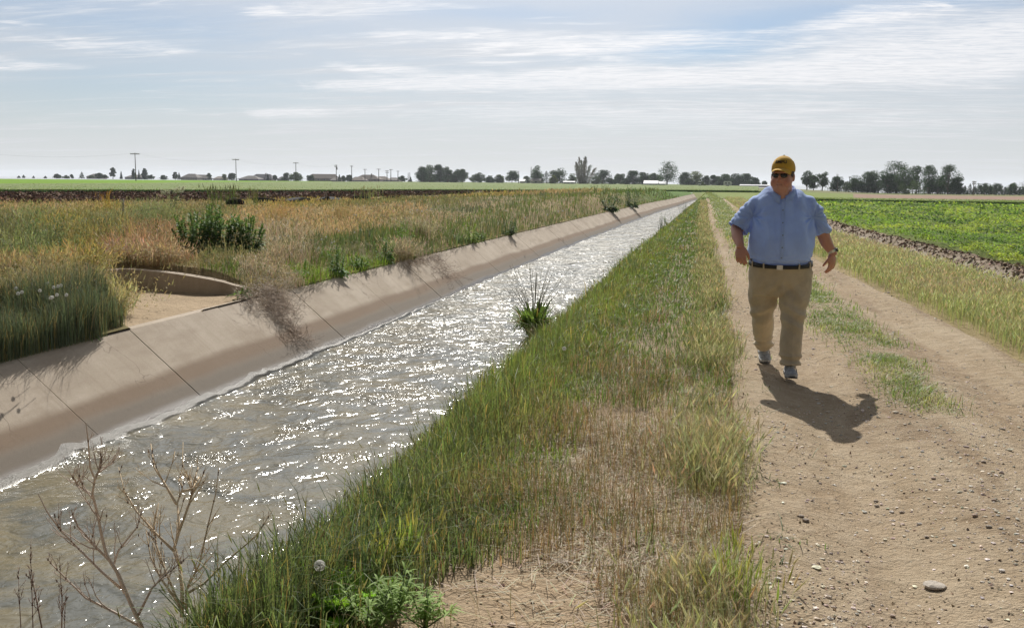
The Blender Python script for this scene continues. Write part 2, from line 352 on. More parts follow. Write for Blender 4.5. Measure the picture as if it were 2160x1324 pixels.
# ------------------------------------------------------------------ canal lining
ly = [-6, -3.3, -.6, 1.6, 3.9, 6.2, 8.38, 10.3, 12.4, 14.8, 17.6, 20.6]
while ly[-1] < Y_END: ly.append(ly[-1]+3.0)
ly[-1] = Y_END
def lining(xtop, sgn, name, mlin):
    b = MB(); prof = [(-.16, -.010), (-.13, .0), (0, .0)]+[(.93*k/7, -.78*k/7) for k in range(1, 8)]+[(1.75, -1.47), (2.6, -1.60)]
    P = np.array(prof)
    for i in range(len(ly)-1):
        gp = .0035+.004*random.Random(i*3).random(); y0, y1 = ly[i]+gp, ly[i+1]-gp; n = max(2, int((y1-y0)/.5)+1); y = np.linspace(y0, y1, n)
        sk = -0.33*(P[:, 0]/.93) if False else 0
        X = xtop(y)[:, None]+sgn*P[None, :, 0]; Z = ZT+P[None, :, 1]+0*X; Y = y[:, None]+0*X
        jit = (random.Random(i*7+sgn).random()-.5)*.012
        F = grid_faces(n, len(P)); F = F[:, ::-1] if sgn > 0 else F
        T = np.stack([X, Y, Z+jit], -1); B = np.stack([X-sgn*.05, Y, Z+jit-.09], -1)
        b.add(T, F)
        # slab ends, so the joint has real depth
        for row, flip in ((0, 0), (n-1, 1)):
            e = np.concatenate([T[row], B[row]]); k = len(P); f = np.array([(j, j+1, k+j+1, k+j) for j in range(k-1)])
            b.add(e, f[:, ::-1] if flip else f)
    return tag(b.build(name, mlin, smooth=False), kind='structure')
m, t, out = mat('concrete_lining'); co = t.new('ShaderNodeTexCoord').outputs['Object']; sx, sy_, sz = t.new('ShaderNodeSeparateXYZ', i_0=co).outputs
mpc = t.new('ShaderNodeMapping', i_0=co); mpc.inputs['Scale'].default_value = (1, .22, .22)
wob = t.math('MULTIPLY', t.math('SUBTRACT', t.noise(mpc.outputs[0], 1.5, 4, .6), .5), .14)
zz2 = t.math('ADD', sz, wob)
n1 = t.noise(co, .8, 5, .6); nsp = t.noise(co, 130, 3, .7); nst = t.noise(mpc.outputs[0], 5, 5, .6)
c0 = t.mix(t.ramp(n1, .35, .68), (.48, .40, .31), (.60, .515, .415))
mpd = t.new('ShaderNodeMapping', i_0=co); mpd.inputs['Scale'].default_value = (.5, 6, .5); drip = t.noise(mpd.outputs[0], 1.6, 5, .65, .4)
c0 = t.mix(t.ramp(drip, .48, .74, 0, .4), c0, (.34, .265, .19)); c0 = t.mix(t.ramp(nst, .42, .72, 0, .6), c0, (.37, .295, .22))
crk = t.new('ShaderNodeTexVoronoi', i_Vector=t.vmath('ADD', co, t.noise(co, 2, 3, .5, 0, 1)), i_Scale=.42, feature='DISTANCE_TO_EDGE'); c0 = t.mix(t.ramp(crk.outputs[0], .0, .004, .6, 0), c0, (.12, .09, .07))
brown = t.math('MULTIPLY', t.ramp(zz2, -.64, -.56, 1, 0), t.ramp(zz2, -.84, -.70, 0, 1)); grey = t.ramp(zz2, -.78, -.68, 1, 0)
c1 = t.mix(t.math('MULTIPLY', brown, .9), c0, (.225, .155, .10)); c1 = t.mix(grey, c1, (.215, .185, .15))
wet = t.ramp(zz2, -.90, -.83, 1, 0); c1 = t.mix(wet, c1, (.10, .085, .068))
c1 = t.mix(t.ramp(nsp, .3, .72, 0, .4), c1, (.20, .155, .12))
c1 = t.mix(t.ramp(nsp, .66, .78, 0, .5), c1, (.68, .62, .55))
ro = t.math('SUBTRACT', .9, t.math('MULTIPLY', wet, .62))
principled(t, out, c1, ro, bump(t, t.math('ADD', nsp, t.math('MULTIPLY', t.noise(co, 14, 4), .5)), .006), .35)
M_CONC = m
lining(xl, 1, 'canal_lining', m); lining(xr, -1, 'canal_lining', m)
# ------------------------------------------------------------------ water
wy = np.concatenate([np.arange(.5, 16, .03), ycoords(16, Y_END, .045, .003)])
wt = np.concatenate([np.linspace(-.22, .30, 27), np.linspace(.33, 3.25, 100)])
WY, WT = np.meshgrid(wy, wt, indexing='ij'); WXr = xr(WY)-1.0
x0 = xl(WY)+.93; WX = np.where(WT < .3, x0+WT, x0+.3+(WT-.3)/2.95*(WXr-x0-.3))
def ridge(x, y, sc, seed): return 1-2*np.abs(n2(x, y, sc, 2, seed))
chop = .022*n2(WX*1.0, WY*.7, 1.8, 2, 1)+.006*n2(WX*.8, WY*.8, 5, 2, 3)
def fillet(tt): return np.where(tt < .16, (.95*(.16-tt)**2*(1-.75*sstep(11, 19, WY))), 0)
run = .030*n2(WX*0, WY, 1.6, 3, 5)+.010*n2(WX*0, WY, 6, 2, 6)
WZ = ZW+chop*np.clip(.35+WT*1.5, .25, 1)+fillet(WT)+run*sstep(.16, .0, WT)
film = sstep(.10, .01, WT+run*1.5)*(1-sstep(14, 24, WY))
wb = MB(); wb.add(np.stack([WX, WY, WZ], -1), grid_faces(len(wy), len(wt))[:, ::-1], np.repeat(film.reshape(-1, 1), 3, 1))
m, t, out = mat('canal_water'); co = t.new('ShaderNodeTexCoord').outputs['Object']; fl = t.new('ShaderNodeAttribute', attribute_name='Col').outputs['Fac']
ms = t.new('ShaderNodeMapping', i_0=co); ms.inputs['Scale'].default_value = (1.0, .8, 1)
r1 = t.noise(ms.outputs[0], 6, 2, .5, 1.2); r2 = t.noise(ms.outputs[0], 17, 2, .5, .8); gr = t.noise(co, 90, 2, .7)
crest = t.math('POWER', t.math('SUBTRACT', 1.0, t.math('ABSOLUTE', t.math('MULTIPLY', t.math('SUBTRACT', r2, .5), 3.0))), 2.0)
w1 = t.noise(ms.outputs[0], 3, 2, .5, 1.0); w2 = t.noise(ms.outputs[0], 19, 1, .5, 1.0); sy2 = t.new('ShaderNodeSeparateXYZ', i_0=co).outputs[1]
patch = t.ramp(t.math('ADD', t.noise(ms.outputs[0], 1.5, 4, .65), t.ramp(sy2, 4, 22, -.06, .06)), .50, .70)
far_ = t.ramp(sy2, 8, 60, 0, 1, False); w0 = t.noise(ms.outputs[0], 1.1, 2, .6, 1.2)
hgt = t.math('ADD', t.math('ADD', t.math('MULTIPLY', w1, t.math('ADD', .62, t.math('MULTIPLY', far_, 3.5))), t.math('MULTIPLY', w0, t.math('MULTIPLY', far_, 9.0))), t.math('MULTIPLY', w2, t.math('ADD', .07, t.math('MULTIPLY', patch, .46))))
hgt = t.math('MULTIPLY', hgt, t.math('SUBTRACT', 1.0, t.math('MULTIPLY', fl, .9))); hgt = t.math('ADD', hgt, t.math('MULTIPLY', t.math('MULTIPLY', gr, fl), .085))
base = t.mix(t.ramp(t.noise(co, .9, 4, .6, 1.6), .38, .62), (.125, .125, .105), (.19, .165, .105))
base = t.mix(fl, base, (.13, .12, .10))
principled(t, out, base, t.math('ADD', t.math('ADD', .13, t.math('MULTIPLY', t.ramp(sy2, 7, 40, 0, 1, False), .26)), t.math('MULTIPLY', fl, .20)), bump(t, hgt, .10), .5, IOR=1.333)
tag(wb.build('water', m, smooth=True), kind='structure')
# ------------------------------------------------------------------ grass
rng = np.random.RandomState(11)
def blades(mb, P, h, w, col, lean=.35, bend=.5, az=None, tipcol=None, wind=(.0, 0)):
    """one curved, tapering leaf per row of P"""
    n = len(P); h = np.broadcast_to(h, (n,)); w = np.broadcast_to(w, (n,)); 
    az = rng.rand(n)*2*np.pi if az is None else az
    d = np.stack([np.cos(az), np.sin(az), np.zeros(n)], 1); s = np.stack([-np.sin(az+rng.randn(n)*.6), np.cos(az), np.zeros(n)], 1)
    s /= np.linalg.norm(s, axis=1)[:, None]
    ln = np.abs(rng.randn(n))*lean; up = np.array([0, 0, 1.0]); wv = np.array([wind[0], wind[1], 0.0])
    L = h[:, None]
    p0 = P; p1 = P+(up*.5+d*(ln*.3)[:, None]+wv*.2)*L; p2 = P+(up*.82+d*(ln*.75)[:, None]+wv*.55)*L; p3 = P+(up*(1-.25*bend*ln[:, None])+d*(ln*1.25*(1+bend*.5))[:, None]+wv)*L
    W = w[:, None]*.5
    V = np.stack([p0-s*W*.7, p0+s*W*.7, p1-s*W, p1+s*W, p2-s*W*.7, p2+s*W*.7, p3], 1)
    b = np.arange(n)[:, None]*7
    Q = np.concatenate([b+np.array([0, 1, 3, 2]), b+np.array([2, 3, 5, 4])]); T = b+np.array([4, 5, 6])
    c = np.broadcast_to(col, (n, 3)); C = np.repeat(c[:, None, :], 7, 1).copy()
    if tipcol is not None: C[:, 4:] = np.broadcast_to(tipcol, (n, 3))[:, None, :]
    mb.add(V.reshape(-1, 3), [Q, T], C.reshape(-1, 3)); return p3, d
def heads(mb, P, d, L, w, col, awn=None):
    """slim seed heads: two crossed kites each"""
    n = len(P); L = np.broadcast_to(L, (n,))[:, None]; w = np.broadcast_to(w, (n,))[:, None]
    w = w*.62; ax = np.array([0, 0, 1.0])+d*.55+rng.randn(n, 3)*.18; ax /= np.linalg.norm(ax, axis=1)[:, None]
    s1 = np.cross(ax, rng.randn(n, 3)); s1 /= np.linalg.norm(s1, axis=1)[:, None]; s2 = np.cross(ax, s1)
    V = []
    for s in (s1, s2): V.append(np.stack([P-ax*L*.15, P+ax*L*.25+s*w*.5, P+ax*L, P+ax*L*.25-s*w*.5], 1))
    V = np.stack(V, 1); b = np.arange(n*2)[:, None]*4
    if awn is not None:                        # fine bristles, for the nearest heads
        k = np.where(awn)[0]; q = np.repeat(k, 7); m_ = len(q)
        if m_:
            t = rng.rand(m_)[:, None]; o = P[q]+ax[q]*L[q]*t*.9; dd = ax[q]+rng.randn(m_, 3)*.28; e = o+dd*L[q]*.75; s = s1[q]*.0007
            VV = np.stack([o-s, o+s, e], 1); mb.add(VV.reshape(-1, 3), np.arange(m_)[:, None]*3+np.arange(3), np.repeat(np.broadcast_to(col, (n, 3))[q], 3, 0))
    mb.add(V.reshape(-1, 3), b+np.array([0, 1, 2, 3]), np.repeat(np.broadcast_to(col, (n, 3)), 8, 0))
def flakes(mb, P, size, col, flat=.0, squash=1.0):
    """small bent leaves of random attitude"""
    n = len(P); size = np.broadcast_to(size, (n,))[:, None]
    a = rng.randn(n, 3); a[:, 2] *= (1-flat); a /= np.linalg.norm(a, axis=1)[:, None]
    b_ = rng.randn(n, 3); b_[:, 2] *= (1-flat); s = np.cross(a, b_); 
    if flat > 0: s = np.cross(a, np.array([0, 0, 1.0])+rng.randn(n, 3)*(1-flat)*.6)
    s /= np.linalg.norm(s, axis=1)[:, None]+1e-9; nn = np.cross(a, s)
    V = np.stack([P-a*size*.5, P+s*size*.28*squash+nn*size*.1, P+a*size*.5-nn*size*.05, P-s*size*.28*squash+nn*size*.1], 1)
    b = np.arange(n)[:, None]*4
    mb.add(V.reshape(-1, 3), np.concatenate([b+np.array([0, 1, 2]), b+np.array([0, 2, 3])]), np.repeat(np.broadcast_to(col, (n, 3)), 4, 0))
def vary(c, n, v=.18, hue=.08):
    c = np.broadcast_to(np.asarray(c, float), (n, 3)); return np.clip(c*(1+rng.randn(n, 1)*v)*(1+rng.randn(n, 3)*hue), .004, .9)
def logy(n, y0, y1, power=1.3):
    """distances whose density falls as y**-power (per metre)"""
    u = rng.rand(n); k = 1-power
    return (y0**k+u*(y1**k-y0**k))**(1/k)
# --- strip between canal and road
def strip(n, ta, tb, y0, y1, power=1.3):
    y = logy(n, y0, y1, power); tt = ta+rng.rand(n)*(tb-ta); a = xr(y); b = ROADL(y)
    return a+tt*(b-a), y, tt
G = MB()
n = 52000; x, y, tt = strip(n, -.10, .52, 2.9, 150)
bnk = np.exp(-((tt-.10)/.17)**2)                # tall growth along the lining
pat = n2(x, y, .9, 3, 21)
dryz = sstep(.34, .56, tt)*(1-sstep(8, 14, y))
bare = (((x+.72)/.42)**2+((y-3.35)/.62)**2 < 1+.5*n2(x, y, 3, 3, 2))
WEED = gz(770, 1300, 0); clr = (((x-WEED[0])/.20)**2+((y-WEED[1]+.12)/.34)**2 < 1)
keep = (rng.rand(n) > dryz*(.82+.3*pat)) & ~bare & (~clr | (rng.rand(n) < .15)) & ~((x > -.9) & (y < 4.0) & (rng.rand(n) > .35))
x, y, tt, bnk, pat = x[keep], y[keep], tt[keep], bnk[keep], pat[keep]; n = len(x)
z = gz_right(x, y)-.02; z = np.where(tt < 0.02, ZT-.02-(xr(y)-x).clip(0)*.8, z)
farh = 1-.35*sstep(14, 50, y); h = (.09+.22*bnk)*(.6+.65*rng.rand(n))*(1+.50*pat)*farh; h = np.where(rng.rand(n) < .03, h*1.35, h)
w = np.maximum(.0032+.003*rng.rand(n), .00055*y)
cA = np.array([.155, .195, .095]); cB = np.array([.205, .255, .075]); cC = np.array([.32, .30, .15])
k1 = sstep(-.35, .35, n2(x, y, .9, 3, 5)+.25*sstep(6, 3.5, y)*-1)[:, None]; k2 = (sstep(.05, .55, n2(x, y, .7, 3, 15))*(1-bnk)*.8)[:, None]
c = (cA*(1-k1)+cB*k1)*(1-k2)+cC*k2
c = vary(c, n); dead = rng.rand(n) < .10+.1*(1-bnk); c[dead] = vary((.36, .28, .13), dead.sum())
tip, d = blades(G, np.stack([x, y, z], 1), h, w, c, .34)
sel = (rng.rand(n) < .05) & (h > .2); heads(G, tip[sel], d[sel], .05, np.maximum(.010, .0009*y[sel]), vary((.22, .22, .10), sel.sum()))
# low green in the strip
n = 34000; x, y, tt = strip(n, .3, 1.0, 2.9, 150); pat = n2(x, y, .8, 3, 33)
bare = (((x+.72)/.42)**2+((y-3.35)/.62)**2 < 1+.5*n2(x, y, 3, 3, 2)); keep = (pat > -.25+.5*(y < 7)) & ~bare & (rng.rand(n) < .35+.65*sstep(5, 9, y))
x, y, tt = x[keep], y[keep], tt[keep]; n = len(x); z = gz_right(x, y)-.01
c = vary((.13, .19, .055), n, .25); blades(G, np.stack([x, y, z], 1), .05+.09*rng.rand(n), np.maximum(.004, .0006*y), c, .6)
tag(G.build('bank_grass', M_GRASS), 'green grass growing along the near bank of the canal', 'grass', kind='stuff')
# straw, dry and lying
G = MB()
n = 32000; x, y, tt = strip(n, .26, 1.0, 2.9, 30, 1.6); k = sstep(-.2, .35, n2(x, y, 1.0, 3, 41)+.55*sstep(10, 7, y)*sstep(-1.3, -1.05, x)-.012*y)
bare = (((x+.72)/.42)**2+((y-3.35)/.62)**2 < 1+.5*n2(x, y, 3, 3, 2)); keep = (rng.rand(n) < k) & (~bare | (rng.rand(n) < .05)); x, y = x[keep], y[keep]; n = len(x); z = gz_right(x, y)-.005
c = vary((.35, .265, .14), n, .28); gr = rng.rand(n) < .25; c[gr] = vary((.17, .19, .07), gr.sum())
dd_ = sstep(-.35, .2, n2(x, y, 2.6, 3, 47)); kk_ = rng.rand(n) < .12+.88*dd_; blades(G, np.stack([x, y, z], 1)[kk_], (.03+.11*rng.rand(n)*(.5+dd_))[kk_], np.maximum(.0026, .0005*y)[kk_], c[kk_], .45)
n = 20000; x, y, tt = strip(n, .30, 1.0, 2.9, 22, 1.5); k = sstep(-.1, .3, n2(x, y, 1.7, 2, 51)+.2*(y < 9)); keep = (rng.rand(n) < k+.12) & ((((x+.72)/.46)**2+((y-3.35)/.66)**2 > 1) | (rng.rand(n) < .22)); x, y = x[keep], y[keep]; n = len(x)
z = gz_right(x, y)+.012+.02*rng.rand(n); c = vary((.46, .39, .27), n, .22)
a = rng.rand(n)*2*np.pi; L = .04+.12*rng.rand(n); e = np.stack([np.cos(a)*L, np.sin(a)*L, rng.randn(n)*.012], 1); s = np.stack([-np.sin(a), np.cos(a), 0*a], 1)*.0016
P = np.stack([x, y, z], 1); V = np.stack([P-s, P+s, P+e+s, P+e-s], 1); G.add(V.reshape(-1, 3), np.arange(n)[:, None]*4+np.arange(4), np.repeat(c, 4, 0))
tag(G.build('dry_grass', M_DRY), 'dry straw coloured grass and litter in the middle of the bank strip', 'grass', kind='stuff')
# foxtail barley along the road edge
G = MB()
def barley(x, y, z, hh, cst, headc, hp=.40, wmin=.0005):
    n = len(x); w = np.maximum(.003, wmin*y); tip, d = blades(G, np.stack([x, y, z], 1), hh, w, vary(cst, n), .28)
    s = rng.rand(n) < hp; heads(G, tip[s], d[s], .055+.02*rng.rand(s.sum()), np.maximum(.014, .0012*y[s]), vary(headc, s.sum(), .16), y[s] < 9)
n = 24000; y = logy(n, 3.0, 90, 1.35); x = ROADL(y)-.10+rng.randn(n)*.13-.08*rng.rand(n); pat = n2(x, y, 1.0, 3, 61)
keep = (rng.rand(n) < sstep(-.35, .2, pat)) & (x < ROADL(y)+.13+.08*n2(x*0, y, 1.5, 3, 3)) & ~((y < 4.1) & (rng.rand(n) < .5)); x, y, pat = x[keep], y[keep], pat[keep]; n = len(x)
barley(x, y, gz_right(x, y)-.01+.02*(x > ROADL(y)), (.08+.11*rng.rand(n))*(1+.5*pat), (.29, .33, .14), (.56, .55, .34))
# right verge
n = 60000; y = logy(n, 4.5, 110, 1.5); x = ROADR(y)+.02+rng.rand(n)**.9*(DITCH(y)-.45-ROADR(y)); pat = n2(x, y, .9, 3, 71); ed = x-ROADR(y)
keep = (rng.rand(n) < .25+.75*sstep(.0, .45, ed+.18*pat)); x, y, pat = x[keep], y[keep], pat[keep]; n = len(x)
k = sstep(-.3, .4, n2(x, y, .6, 3, 72))[:, None]; hc = np.array([.64, .68, .40])*(1-k)+np.array([.60, .56, .40])*k
cst = np.array([.36, .44, .17])*(1-k)+np.array([.44, .46, .24])*k
hh = (.10+.14*rng.rand(n))*(1+.3*pat); w = np.maximum(.003, .0005*y); tip, d = blades(G, np.stack([x, y, gz_right(x, y)-.01], 1), hh, w, vary(cst, n), .3)
s = rng.rand(n) < .5; heads(G, tip[s], d[s], .05+.02*rng.rand(s.sum()), np.maximum(.014, .0012*y[s]), vary(hc[s], s.sum(), .16), y[s] < 9)
tag(G.build('foxtail_grass', M_DRY), 'yellow green foxtail grass lining both edges of the dirt road', 'grass', kind='stuff')
# median between the wheel tracks
G = MB()
n = 46000; y = logy(n, 7.2, 170, 1.3); c0 = ROADC(y)+.03; wd = .20+.10*sstep(8, 14, y)+.06*n2(y*0, y, .8, 3, 81)+.12*sstep(14, 25, y); wd = np.maximum(wd, .04)
x = c0+rng.randn(n)*wd*.62+.08*n2(y*0+3, y, .5, 2, 5); pat = n2(x, y, 1.4, 3, 82); keep = (rng.rand(n) < sstep(-.5, .15, pat+.25)) & (rng.rand(n) < .25+.75*sstep(7.2, 9.5, y)); x, y, pat = x[keep], y[keep], pat[keep]; n = len(x)
k = sstep(-.1, .5, n2(x, y, 2.2, 3, 83))[:, None]; c = vary(np.array([.20, .27, .09])*(1-k)+np.array([.42, .40, .20])*k, n)
blades(G, np.stack([x, y, zfar(x, y)-.02+0*x], 1), (.035+.08*rng.rand(n))*(1+.5*pat), np.maximum(.004, .0006*y), c, .7)
P = np.stack([x, y, .02+.04*rng.rand(n)], 1); flakes(G, P[::2], np.maximum(.018, .0016*y[::2]), vary((.24, .28, .12), len(P[::2])), .4)
# sprigs on the road edges
n = 1500; y = logy(n, 3.6, 14, 1.2); x = np.where(rng.rand(n) < .8, ROADL(y)+.1+np.abs(rng.randn(n))*.12, ROADR(y)-.1-np.abs(rng.randn(n))*.1); keep = n2(x, y, 3.5, 2, 91) > .25; x, y = x[keep], y[keep]; n = len(x)
blades(G, np.stack([x, y, 0*x-.02], 1), .03+.05*rng.rand(n), .005, vary((.12, .17, .06), n), 1.0)
tag(G.build('median_grass', M_GRASS), 'patchy short grass growing between the two wheel tracks', 'grass', kind='stuff')
# ------------------------------------------------------------------ left bank weeds
SP = dict(tan=((.53, .42, .25), .36, .35, .4), rust=((.43, .30, .19), .40, .4, .6), olive=((.27, .29, .14), .52, .4, .7), blue=((.14, .185, .11), .42, .2, 0),
          lime=((.22, .34, .055), .26, .5, 0), dark=((.135, .20, .075), .32, .3, .0), straw=((.47, .41, .30), .34, .6, .5), yellow=((.44, .38, .15), .48, .4, .5), mix=((.38, .34, .19), .34, .45, .5), green=((.16, .25, .06), .30, .35, .1))
CP = [(0, 690, 'blue'), (60, 670, 'blue'), (150, 660, 'blue'), (220, 655, 'blue'), (0, 735, 'blue'), (100, 715, 'blue'), (200, 690, 'blue'), (255, 668, 'blue'), (20, 630, 'mix'), (100, 620, 'mix'), (170, 610, 'mix'), (225, 600, 'straw'),
      (30, 590, 'tan'), (110, 585, 'straw'), (20, 545, 'olive'), (90, 550, 'olive'), (150, 555, 'olive'), (50, 500, 'green'), (10, 505, 'olive'), (110, 500, 'yellow'), (160, 540, 'yellow'), (210, 545, 'yellow'), (190, 510, 'olive'), (230, 580, 'mix'),
      (260, 550, 'rust'), (300, 545, 'rust'), (350, 550, 'rust'), (320, 510, 'rust'), (370, 520, 'tan'), (250, 500, 'mix'), (120, 470, 'tan'), (30, 470, 'tan'), (60, 452, 'mix'), (200, 470, 'olive'), (270, 470, 'olive'), (330, 480, 'mix'), (150, 448, 'tan'), (10, 445, 'tan'), (240, 448, 'yellow'), (320, 452, 'olive'),
      (400, 570, 'mix'), (440, 585, 'green'), (480, 600, 'mix'), (560, 590, 'mix'), (520, 570, 'straw'), (600, 575, 'straw'), (400, 545, 'tan'), (450, 555, 'olive'), (640, 595, 'straw'), (610, 545, 'straw'), (570, 530, 'straw'),
      (600, 500, 'tan'), (650, 490, 'tan'), (580, 470, 'tan'), (700, 500, 'tan'), (560, 450, 'tan'), (650, 450, 'tan'), (750, 480, 'tan'), (800, 490, 'tan'), (620, 440, 'yellow'), (700, 445, 'olive'), (780, 455, 'tan'), (840, 480, 'mix'), (860, 450, 'tan'), (900, 445, 'olive'), (440, 440, 'mix'), (400, 455, 'olive'),
      (660, 540, 'green'), (650, 560, 'lime'), (700, 560, 'lime'), (750, 560, 'lime'), (700, 530, 'dark'), (760, 520, 'dark'), (720, 575, 'lime'), (800, 545, 'lime'), (820, 525, 'green'), (860, 535, 'mix'), (900, 500, 'straw'), (940, 480, 'straw'), (880, 540, 'straw'), (930, 520, 'straw'), (960, 505, 'dark'), (890, 480, 'mix'), (680, 580, 'green'),
      (1000, 480, 'dark'), (1060, 470, 'dark'), (1120, 470, 'dark'), (1050, 490, 'green'), (1150, 455, 'dark'), (960, 455, 'dark'), (1010, 455, 'blue'), (1100, 440, 'dark'), (1150, 420, 'tan'), (1100, 420, 'tan'), (1200, 421, 'tan'), (1180, 412, 'tan'), (1000, 430, 'yellow'), (950, 430, 'tan'), (1050, 425, 'tan'),
      (1220, 450, 'dark'), (1280, 440, 'green'), (1300, 420, 'dark'), (1240, 430, 'blue'), (1350, 420, 'dark'), (1400, 412, 'blue'), (1290, 408, 'tan'), (1330, 410, 'dark'), (1230, 465, 'green'), (1340, 435, 'green')]
cpx = np.array([gz(a, b, .1)[:2] for a, b, _ in CP]); cps = [c for *_, c in CP]
def polar(x, y): r = np.hypot(x, y); return np.stack([np.arctan2(x, y)*4.2, np.log(r)*1.5], -1)
cpp = polar(cpx[:, 0], cpx[:, 1])
n = 190000
yl = logy(n, 6.6, 135, 1.75); uu = rng.rand(n)**1.15
smax = np.where(yl < 60, np.minimum(.80*yl+3-6.5, 42), np.interp(yl, [60, 135], [40, 16])); s_ = -.07+uu*np.maximum(smax, 3.0); x = xl(yl)-s_; y = yl
# keep what the picture could see plus a margin
near = s_ < .35
pol = polar(x, y)+np.stack([.16*n2(x, y, .8, 3, 3), .16*n2(x, y, .8, 3, 4)], -1)
idx = np.empty(n, int)
for a in range(0, n, 20000): idx[a:a+20000] = np.argmin(((pol[a:a+20000, None, :]-cpp[None])**2).sum(-1), 1)
front_y = lambda x: np.interp(x, [-75, -47, -30, -14, -3], [38, 45, 60, 105, 128])     # where the tilled ground begins
lipg = (yl > 22) & (s_ < (2.0+2.2*sstep(30, 60, yl)+1.3*n2(x, y, .35, 3, 77))) & (rng.rand(n) < .86)
gi = [i for i, c in enumerate(CP) if c[:2] == (1060, 470)][0]; gj = [i for i, c in enumerate(CP) if c[:2] == (1280, 440)][0]
idx = np.where(lipg, np.where(n2(x, y, .5, 3, 78) > .05, gj, gi), idx)
keep = ~in_poly(x, y, INLET*1.0) & (y < front_y(x)+3*rng.randn(n))
keep &= ~((np.abs(y-12.0) < 2.2) & (s_ < .12))
DOCK = gz(465, 541, .12)
keep &= ~((((x-DOCK[0])/1.0)**2+((y-DOCK[1]+.2)/1.3)**2 < 1) & (rng.rand(n) < .93))
x, y, idx, s_ = x[keep], y[keep], idx[keep], s_[keep]; n = len(x)
dist = np.hypot(x, y); z = gz_left(x, y)-.02
Gs = MB()
for name_, (c0, hh, lean, fluff) in SP.items():
    m_ = np.array([cps[i] == name_ for i in range(len(cps))])[idx]
    if not m_.any(): continue
    xx, yb, zz_, dd, sa = x[m_], y[m_], z[m_], dist[m_], s_[m_]; k = len(xx); cl = n2(xx, yb, 1.1, 3, 7)
    low = .45+.55*sstep(0, .8, sa)
    if name_ in ('blue', 'lime', 'dark'): low = .75+.25*low
    H = hh*(.38+.85*rng.rand(k)**1.3)*(1+1.25*cl)*low*(1-.42*((yb > 11.6) & (yb < 17.2) & (xx > -11.5) & (xx < -7.0) & (name_ != 'lime'))); H = H*np.where(dd > 35, .8, 1)*np.where((xx < -9) & (yb > 24), .66, 1)*np.where((xx < -14) & (yb > 22), .6, 1)
    col = vary(c0, k, .20, .07)*(1+.35*n2(xx, yb, 1.6, 3, 19))[:, None]
    oth = rng.rand(k) < .16; col[oth] = vary((.13, .17, .05) if name_ in ('tan', 'rust', 'straw', 'mix', 'yellow') else (.28, .25, .11), oth.sum())
    tip, d = blades(Gs, np.stack([xx, yb, zz_], 1), H, np.maximum(.0045, .00048*dd), np.clip(col, .01, .8), lean, .8)
    if fluff > 0:
        s = rng.rand(k) < fluff; q = s.sum()
        heads(Gs, tip[s], d[s], np.maximum(.05, .0026*dd[s]), np.maximum(.012, .0011*dd[s]), np.clip(col[s]*1.15, 0, .8))
        s = rng.rand(k) < fluff*.8; q = s.sum(); base = np.stack([xx[s], yb[s], zz_[s]+H[s]*(.35+.6*rng.rand(q))], 1)+rng.randn(q, 3)*np.array([.05, .05, .02])
        flakes(Gs, base, np.maximum(.022, .0020*dd[s]), np.clip(col[s]*1.05, 0, .8), 0, .7)
tag(Gs.build('bank_weeds', M_DRY), 'mixed rust, straw and green weeds covering the far bank of the canal', 'weeds', kind='stuff')
# ------------------------------------------------------------------ fields
def sheet(name, pts, z, mat_, n=60, amp=0.0):
    """quad sheet between two edges given as polylines (front, back)"""
    fr, bk = [np.asarray(q, float) for q in pts]; t = np.linspace(0, 1, n)
    def res(p):
        s = np.linspace(0, 1, len(p)); return np.stack([np.interp(t, s, p[:, k]) for k in (0, 1)], 1)
    A, B = res(fr), res(bk); r = np.linspace(0, 1, 24)[None, :, None]**1.6
    P = A[:, None]*(1-r)+B[:, None]*r; X, Y = P[..., 0], P[..., 1]; Z = z(X, Y) if callable(z) else z+0*X
    b = MB(); V = np.stack([X, Y, Z], -1); b.add(V, grid_faces(n, 24)); return b, V, A
def field_mat(name, c1, c2, sc, stretch=(1, 1, 1), bd=.1, c3=None):
    m, t, out = mat(name); co = t.new('ShaderNodeTexCoord').outputs['Object']; mp_ = t.new('ShaderNodeMapping', i_0=co); mp_.inputs['Scale'].default_value = stretch
    a = t.noise(mp_.outputs[0], sc, 5, .65); b = t.noise(co, sc*.04, 3, .5); c = t.mix(t.ramp(a, .3, .7), c1, c2)
    if c3: c = t.mix(t.ramp(b, .4, .65), c, c3)
    principled(t, out, c, .95, bump(t, a, bd), .1); return m
